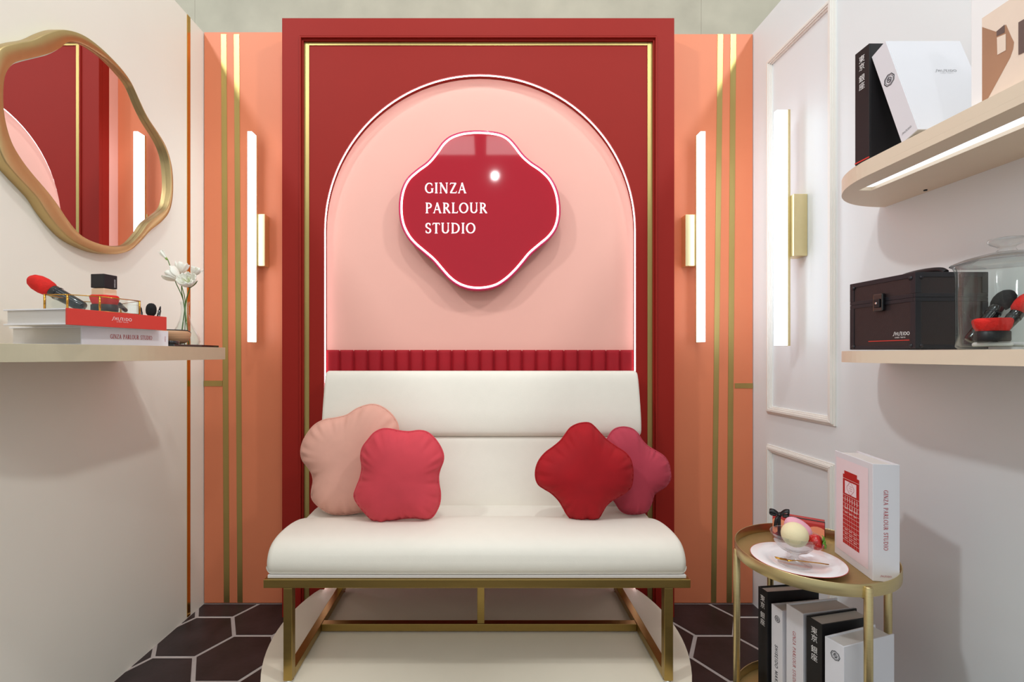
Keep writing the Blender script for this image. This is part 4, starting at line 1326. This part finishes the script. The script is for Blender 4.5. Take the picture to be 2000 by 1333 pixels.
for k in range(8):
    a = 2 * pi * k / 8
    d = X_ * cos(a) + Y_v * sin(a); t_ = -X_ * sin(a) + Y_v * cos(a)
    rows = []
    for i in range(5):
        t = i / 4
        ce = sc3 + sax * (.0148 + .004 * sin(pi * t * .8)) + d * (.002 + .0135 * t)
        wd_ = .0035 * sin(pi * min(1, .15 + .85 * t)) + .0003
        rows.append([ce - t_ * wd_, ce + sax * .0008, ce + t_ * wd_])
    ob_ = MB().grid(rows).build('leaf', M_LEAFS, root, recalc=False)
    sm = ob_.modifiers.new('thick', 'SOLIDIFY'); sm.thickness = .0005
MB().tube([sc3 + sax * .0145, sc3 + sax * .0205 + Vector((0, 0, .001))], .0012, 7).build('stalk', M_LEAFS, root)
# fork
f0 = pZ(1514, 1093, ZTF + .0135); f1 = pZ(1619, 1105.5, ZTF + .0125)
root = thing('dessert_fork', 'slim gold dessert fork lying across the plate', 'fork', f0)
fd = (f1 - f0).normalized(); fs = Vector((-fd.y, fd.x, 0)).normalized()
L = (f1 - f0).length
ce = [f0 + fd * (L * t) for t in (0, .1, .22, .32, .38, .6, .85, 1.0)]
wd = (.0045, .0062, .0058, .0028, .0014, .0016, .0021, .0018)
lift = (.0035, .002, .001, .0022, .0030, .0032, .0034, .0026)
rows = [[c + fs * w2 + Vector((0, 0, l)), c + Vector((0, 0, l + .0010)), c - fs * w2 + Vector((0, 0, l))] for c, w2, l in zip(ce, wd, lift)]
ob_ = MB().grid(rows[2:]).build('handle', M_GOLDW, root, recalc=False)
sm = ob_.modifiers.new('thick', 'SOLIDIFY'); sm.thickness = .0012
for k in (-1, 0, 1):
    mb = MB().tube([f0 + fs * (k * .0042) + Vector((0, 0, .0045)), f0 + fd * (L * .1) + fs * (k * .0044) + Vector((0, 0, .0028)), f0 + fd * (L * .23) + fs * (k * .0036) + Vector((0, 0, .0020))], .0009, 6)
    mb.build('tine', M_GOLDW, root)

# gift box
M_GBOX = mat('deep_red_card', 'B5302C', 0.45, var=0.02)
M_GOR = mat('orange_print', 'EE9470', 0.5, var=0.02)
M_GDK = mat('dark_maroon_print', '7A1F28', 0.5, var=0.02)
M_RIB = mat('black_satin_ribbon', '121114', 0.35, var=0.05, sheen=.3)
ga = Vector((.808, 1.318, ZTF + .0003)); gu = Vector((.097, -.0706, 0)).normalized(); gv = Vector((-gu.y, gu.x, 0))
gl, gd, gh = .118, .052, .060
ga = ga + gu * .0 - gv * .006
root = thing('gift_box', 'red and orange patterned gift box tied with black ribbon', 'box', ga + gu * gl / 2 + gv * gd / 2)
MB().obox(ga, gu * gl, gv * gd, (0, 0, gh)).build('body', M_GBOX, root, bevel=.0008)
def blob(pts, m, off=.0004):
    MB().flat([pts], lambda u, v: ga + gu * u + Vector((0, 0, v)) - gv * off).build('print', m, root, recalc=False)
def circ(cx, cy, r, a0=0, a1=360, n=20):
    out = []
    for k in range(n + 1):
        a = radians(a0 + (a1 - a0) * k / n)
        out.append((min(max(cx + r * cos(a), .0006), gl - .0006), min(max(cy + r * sin(a), .0006), gh - .0006)))
    return out
blob(circ(.014, .036, .022, 0, 350), M_GOR)
blob(circ(.020, .008, .015, 0, 350), M_GDK, .0005)
blob(circ(.060, .030, .019, 0, 350), M_GOR, .0005)
blob(circ(.101, .026, .027, 0, 350), M_GOR, .0006)
blob(circ(.076, .030, .016, 20, 200), M_GDK, .0008)
for t0, t1, nm in ((.006, .013, 'ribbon'), (.086, .092, 'ribbon')):
    pass
MB().obox(ga + gu * .012 - gv * .0008, gu * .008, gv * (gd + .0016), (0, 0, gh + .0008)).build('ribbon', M_RIB, root, bevel=.0003)
MB().obox(ga - gu * .0008 + gv * .022, gu * (gl + .0016), gv * .008, (0, 0, gh + .0010)).build('ribbon', M_RIB, root, bevel=.0003)
bc = ga + gu * .016 + gv * .010 + Vector((0, 0, gh + .004))
for s1, s2, hh in ((.75, .3, .004), (-.8, -.2, -.002)):
    pts = spline([bc, bc + gu * (.016 * s1) + Vector((0, 0, .010 + hh * .6)), bc + gu * (.030 * s1) + Vector((0, 0, .010 + hh)), bc + gu * (.026 * s1) + Vector((0, 0, .002 + hh * .3)), bc + gu * (.010 * s1) + Vector((0, 0, .000))], 5, False)
    rows = [[p - gv * .004 - Vector((0, 0, .0045)), p + gv * .004 + Vector((0, 0, .0045))] for p in pts]
    ob_ = MB().grid(rows).build('bow_loop', M_RIB, root, recalc=False)
    sm = ob_.modifiers.new('thick', 'SOLIDIFY'); sm.thickness = .0008
MB().lathe([(0, -.005), (.004, -.004), (.0055, 0), (.004, .004), (0, .005)], bc, 12).build('bow_knot', M_RIB, root)
pts = [bc, bc - gv * .012 + Vector((0, 0, -.008)) - gu * .006, bc - gv * .016 + Vector((0, 0, -.030)) - gu * .009]
rows = [[p - gu * .004, p + gu * .004] for p in spline(pts, 5, False)]
ob_ = MB().grid(rows).build('ribbon_tail', M_RIB, root, recalc=False)
sm = ob_.modifiers.new('thick', 'SOLIDIFY'); sm.thickness = .0008

# standing white book with red tower print
o5 = Vector((.8782, 1.0634, ZTF + .0003))
cu_ = Vector((.183, .983, 0)).normalized(); sv = Vector((cu_.y, -cu_.x, 0))
W5, T5, H5 = .157, .0532, .264
B5 = book('book', 'white book with a red tower on its cover, standing on the oval table', o5, sv * T5, cu_ * W5, (0, 0, H5), M_WHITE2)
sp5 = o5 - cu_ * .0006
lettering(B5, M_REDINK, lambda mb: letter(mb, 'GINZA PARLOUR STUDIO', sp5 + sv * (T5 * .40) + Vector((0, 0, .206)), (0, 0, -1), sv, .0088, track=.10, width=.93))
lettering(B5, M_REDINK, lambda mb: letter(mb, 'SHISEIDO', sp5 + sv * (T5 * .48) + Vector((0, 0, .0105)), sv, (0, 0, 1), .0036, serif=False, track=.06, align='c', swash=True, width=1.1), 'small_print')
M_CVP = mat('cover_blush_print', 'EFDCE2', .5, var=.01)
cvn = -sv
fnc = lambda off: (lambda u, v: o5 + cu_ * u + Vector((0, 0, v)) + cvn * off)
MB().flat([[(.016, .018), (.148, .018), (.148, .250), (.016, .250)]], fnc(.0004)).build('cover_print', M_CVP, B5, recalc=False)
M_TOW = mat('tower_red', 'B7201F', .5, var=.03)
M_LINE = mat('pale_line_print', 'EBCFCB', .5, var=.0)
M_DKR = mat('tower_dark_red', '8E1416', .5, var=.02)
# u runs from the spine to the fore-edge; the tower stands in the middle of the cover
tu0, tu1, tz0, tz1 = .050, .118, .042, .214
MB().flat([[(tu0, tz0), (tu1, tz0), (tu1, tz1), (tu0, tz1)]], fnc(.0007)).build('tower_print', M_TOW, B5, recalc=False)
MB().flat([[(tu0 + .009, tz1), (tu1 - .006, tz1), (tu1 - .006, tz1 + .009), (tu0 + .009, tz1 + .009)]], fnc(.0007)).build('tower_print', M_TOW, B5, recalc=False)
MB().flat([[(tu0 + .011, tz1 - .046), (tu1 - .009, tz1 - .046), (tu1 - .009, tz1 - .015), (tu0 + .011, tz1 - .015)]], fnc(.0010)).build('tower_screen', M_CVP, B5, recalc=False)
mb = MB()
nrows = 17
for i in range(1, nrows):
    z = tz0 + (tz1 - tz0) * i / nrows
    if tz1 - .048 < z < tz1 - .013: continue
    mb.flat([[(tu0, z - .0004), (tu1, z - .0004), (tu1, z + .0004), (tu0, z + .0004)]], fnc(.0011))
for i in range(1, 7):
    u = tu0 + (tu1 - tu0) * i / 7
    mb.flat([[(u - .0003, tz0), (u + .0003, tz0), (u + .0003, tz1 - .048), (u - .0003, tz1 - .048)]], fnc(.0011))
mb.build('tower_lines', M_LINE, B5, recalc=False, weld=False)
mb = MB()
for i in (2, 3, 4, 8, 9):
    for j in range(3):
        u = tu0 + .010 + j * .0185; z = tz0 + i * .0105 - .006
        mb.flat([[(u, z), (u + .012, z), (u + .012, z + .0016), (u, z + .0016)]], fnc(.0013))
for j in range(6):
    u = tu0 + .006 + j * .0100; z = tz1 - .066
    mb.flat([[(u, z), (u + .0022, z), (u + .0022, z + .012), (u, z + .012)]], fnc(.0013))
    mb.flat([[(u, z - .018), (u + .0022, z - .018), (u + .0022, z - .006), (u, z - .006)]], fnc(.0013))
mb.build('tower_windows', M_LINE, B5, recalc=False, weld=False)
mb = MB()
cc = ((tu0 + tu1) / 2 + .001, tz1 - .0305)
stroke(mb, [(cc[0] + .0135 * (1 + .12 * cos(4 * a)) * cos(a), cc[1] + .0135 * (1 + .12 * cos(4 * a)) * sin(a)) for a in [2 * pi * k / 40 for k in range(41)]], .0008, fnc(.0013))
for dz, wv in ((.005, .010), (0, .012), (-.005, .010)):
    mb.flat([[(cc[0] - .007, cc[1] + dz), (cc[0] - .007 + wv, cc[1] + dz), (cc[0] - .007 + wv, cc[1] + dz + .0008), (cc[0] - .007, cc[1] + dz + .0008)]], fnc(.0013))
mb.build('screen_drawing', M_REDINK, B5, recalc=False, weld=False)

# --- books on the bottom tray
zb = ZBF + .0003
def lower_book(label, corner, ang, T, W, Hh, cover, kind):
    """corner = spine's near corner; the spine faces the camera's left, the cover runs off to the right"""
    a = radians(ang)
    cd = Vector((cos(a), sin(a), 0)); sd_ = Vector((-sin(a), cos(a), 0))      # cover direction, spine direction (away from the camera)
    o = Vector((corner[0], corner[1], zb)) + sd_ * T
    B = book('book', label, o, -sd_ * T, cd * W, (0, 0, Hh), cover)
    fo_ = o - cd * .0006
    rd = -sd_                                  # reading direction across the spine
    if kind == 'kanji':
        kanji(fo_ + rd * (T * .52) + Vector((0, 0, Hh - .016)), rd, (0, 0, 1), .0165, '東京銀座', 1.12, 1, .5).build('lettering', M_WHITEINK, B, weld=False, recalc=False)
        MB().obox(fo_ + Vector((0, 0, .003)), rd * T, cd * .0010, (0, 0, .003)).build('red_band', M_REDPR, B)
    elif kind == 'crest':
        lettering(B, M_BLACKINK, lambda mb: emblem(mb, fo_ + rd * (T * .56) + Vector((0, 0, Hh - .030)), rd, (0, 0, 1), .0095), 'crest')
    elif kind == 'makeup':
        lettering(B, M_BLACKINK, lambda mb: emblem(mb, fo_ + rd * (T * .56) + Vector((0, 0, Hh - .030)), rd, (0, 0, 1), .0080), 'crest')
        lettering(B, M_BLACKINK, lambda mb: letter(mb, 'SHISEIDO MAKEUP', fo_ + rd * (T * .34) + Vector((0, 0, Hh - .100)), (0, 0, -1), rd, .0095, serif=False, track=.14, weight=1.2))
    elif kind == 'ginza':
        lettering(B, M_REDINK, lambda mb: letter(mb, 'GINZA PARLOUR STUDIO', fo_ + rd * (T * .40) + Vector((0, 0, Hh - .058)), (0, 0, -1), rd, .0088, track=.10, width=.93))
    return B
lower_book('black book at the back of the row on the bottom tray', (.753, 1.252), 7, .034, .152, .270, M_BLACKB, 'kanji')
lower_book('slim white book next to the rearmost black book', (.766, 1.2085), 9, .037, .145, .244, M_WHITE, 'makeup')
lower_book('white book with red spine letters between slim white and black books', (.7790, 1.1490), 11, .050, .152, .269, M_WHITE, 'ginza')
lower_book('black book in front of the white one with red letters', (.7905, 1.1010), 13, .041, .150, .270, M_BLACKB, 'kanji')
lower_book('white crested book nearest the front of the bottom tray', (.7830, 1.0240), 17.5, .042, .158, .266, M_WHITE2, 'crest')
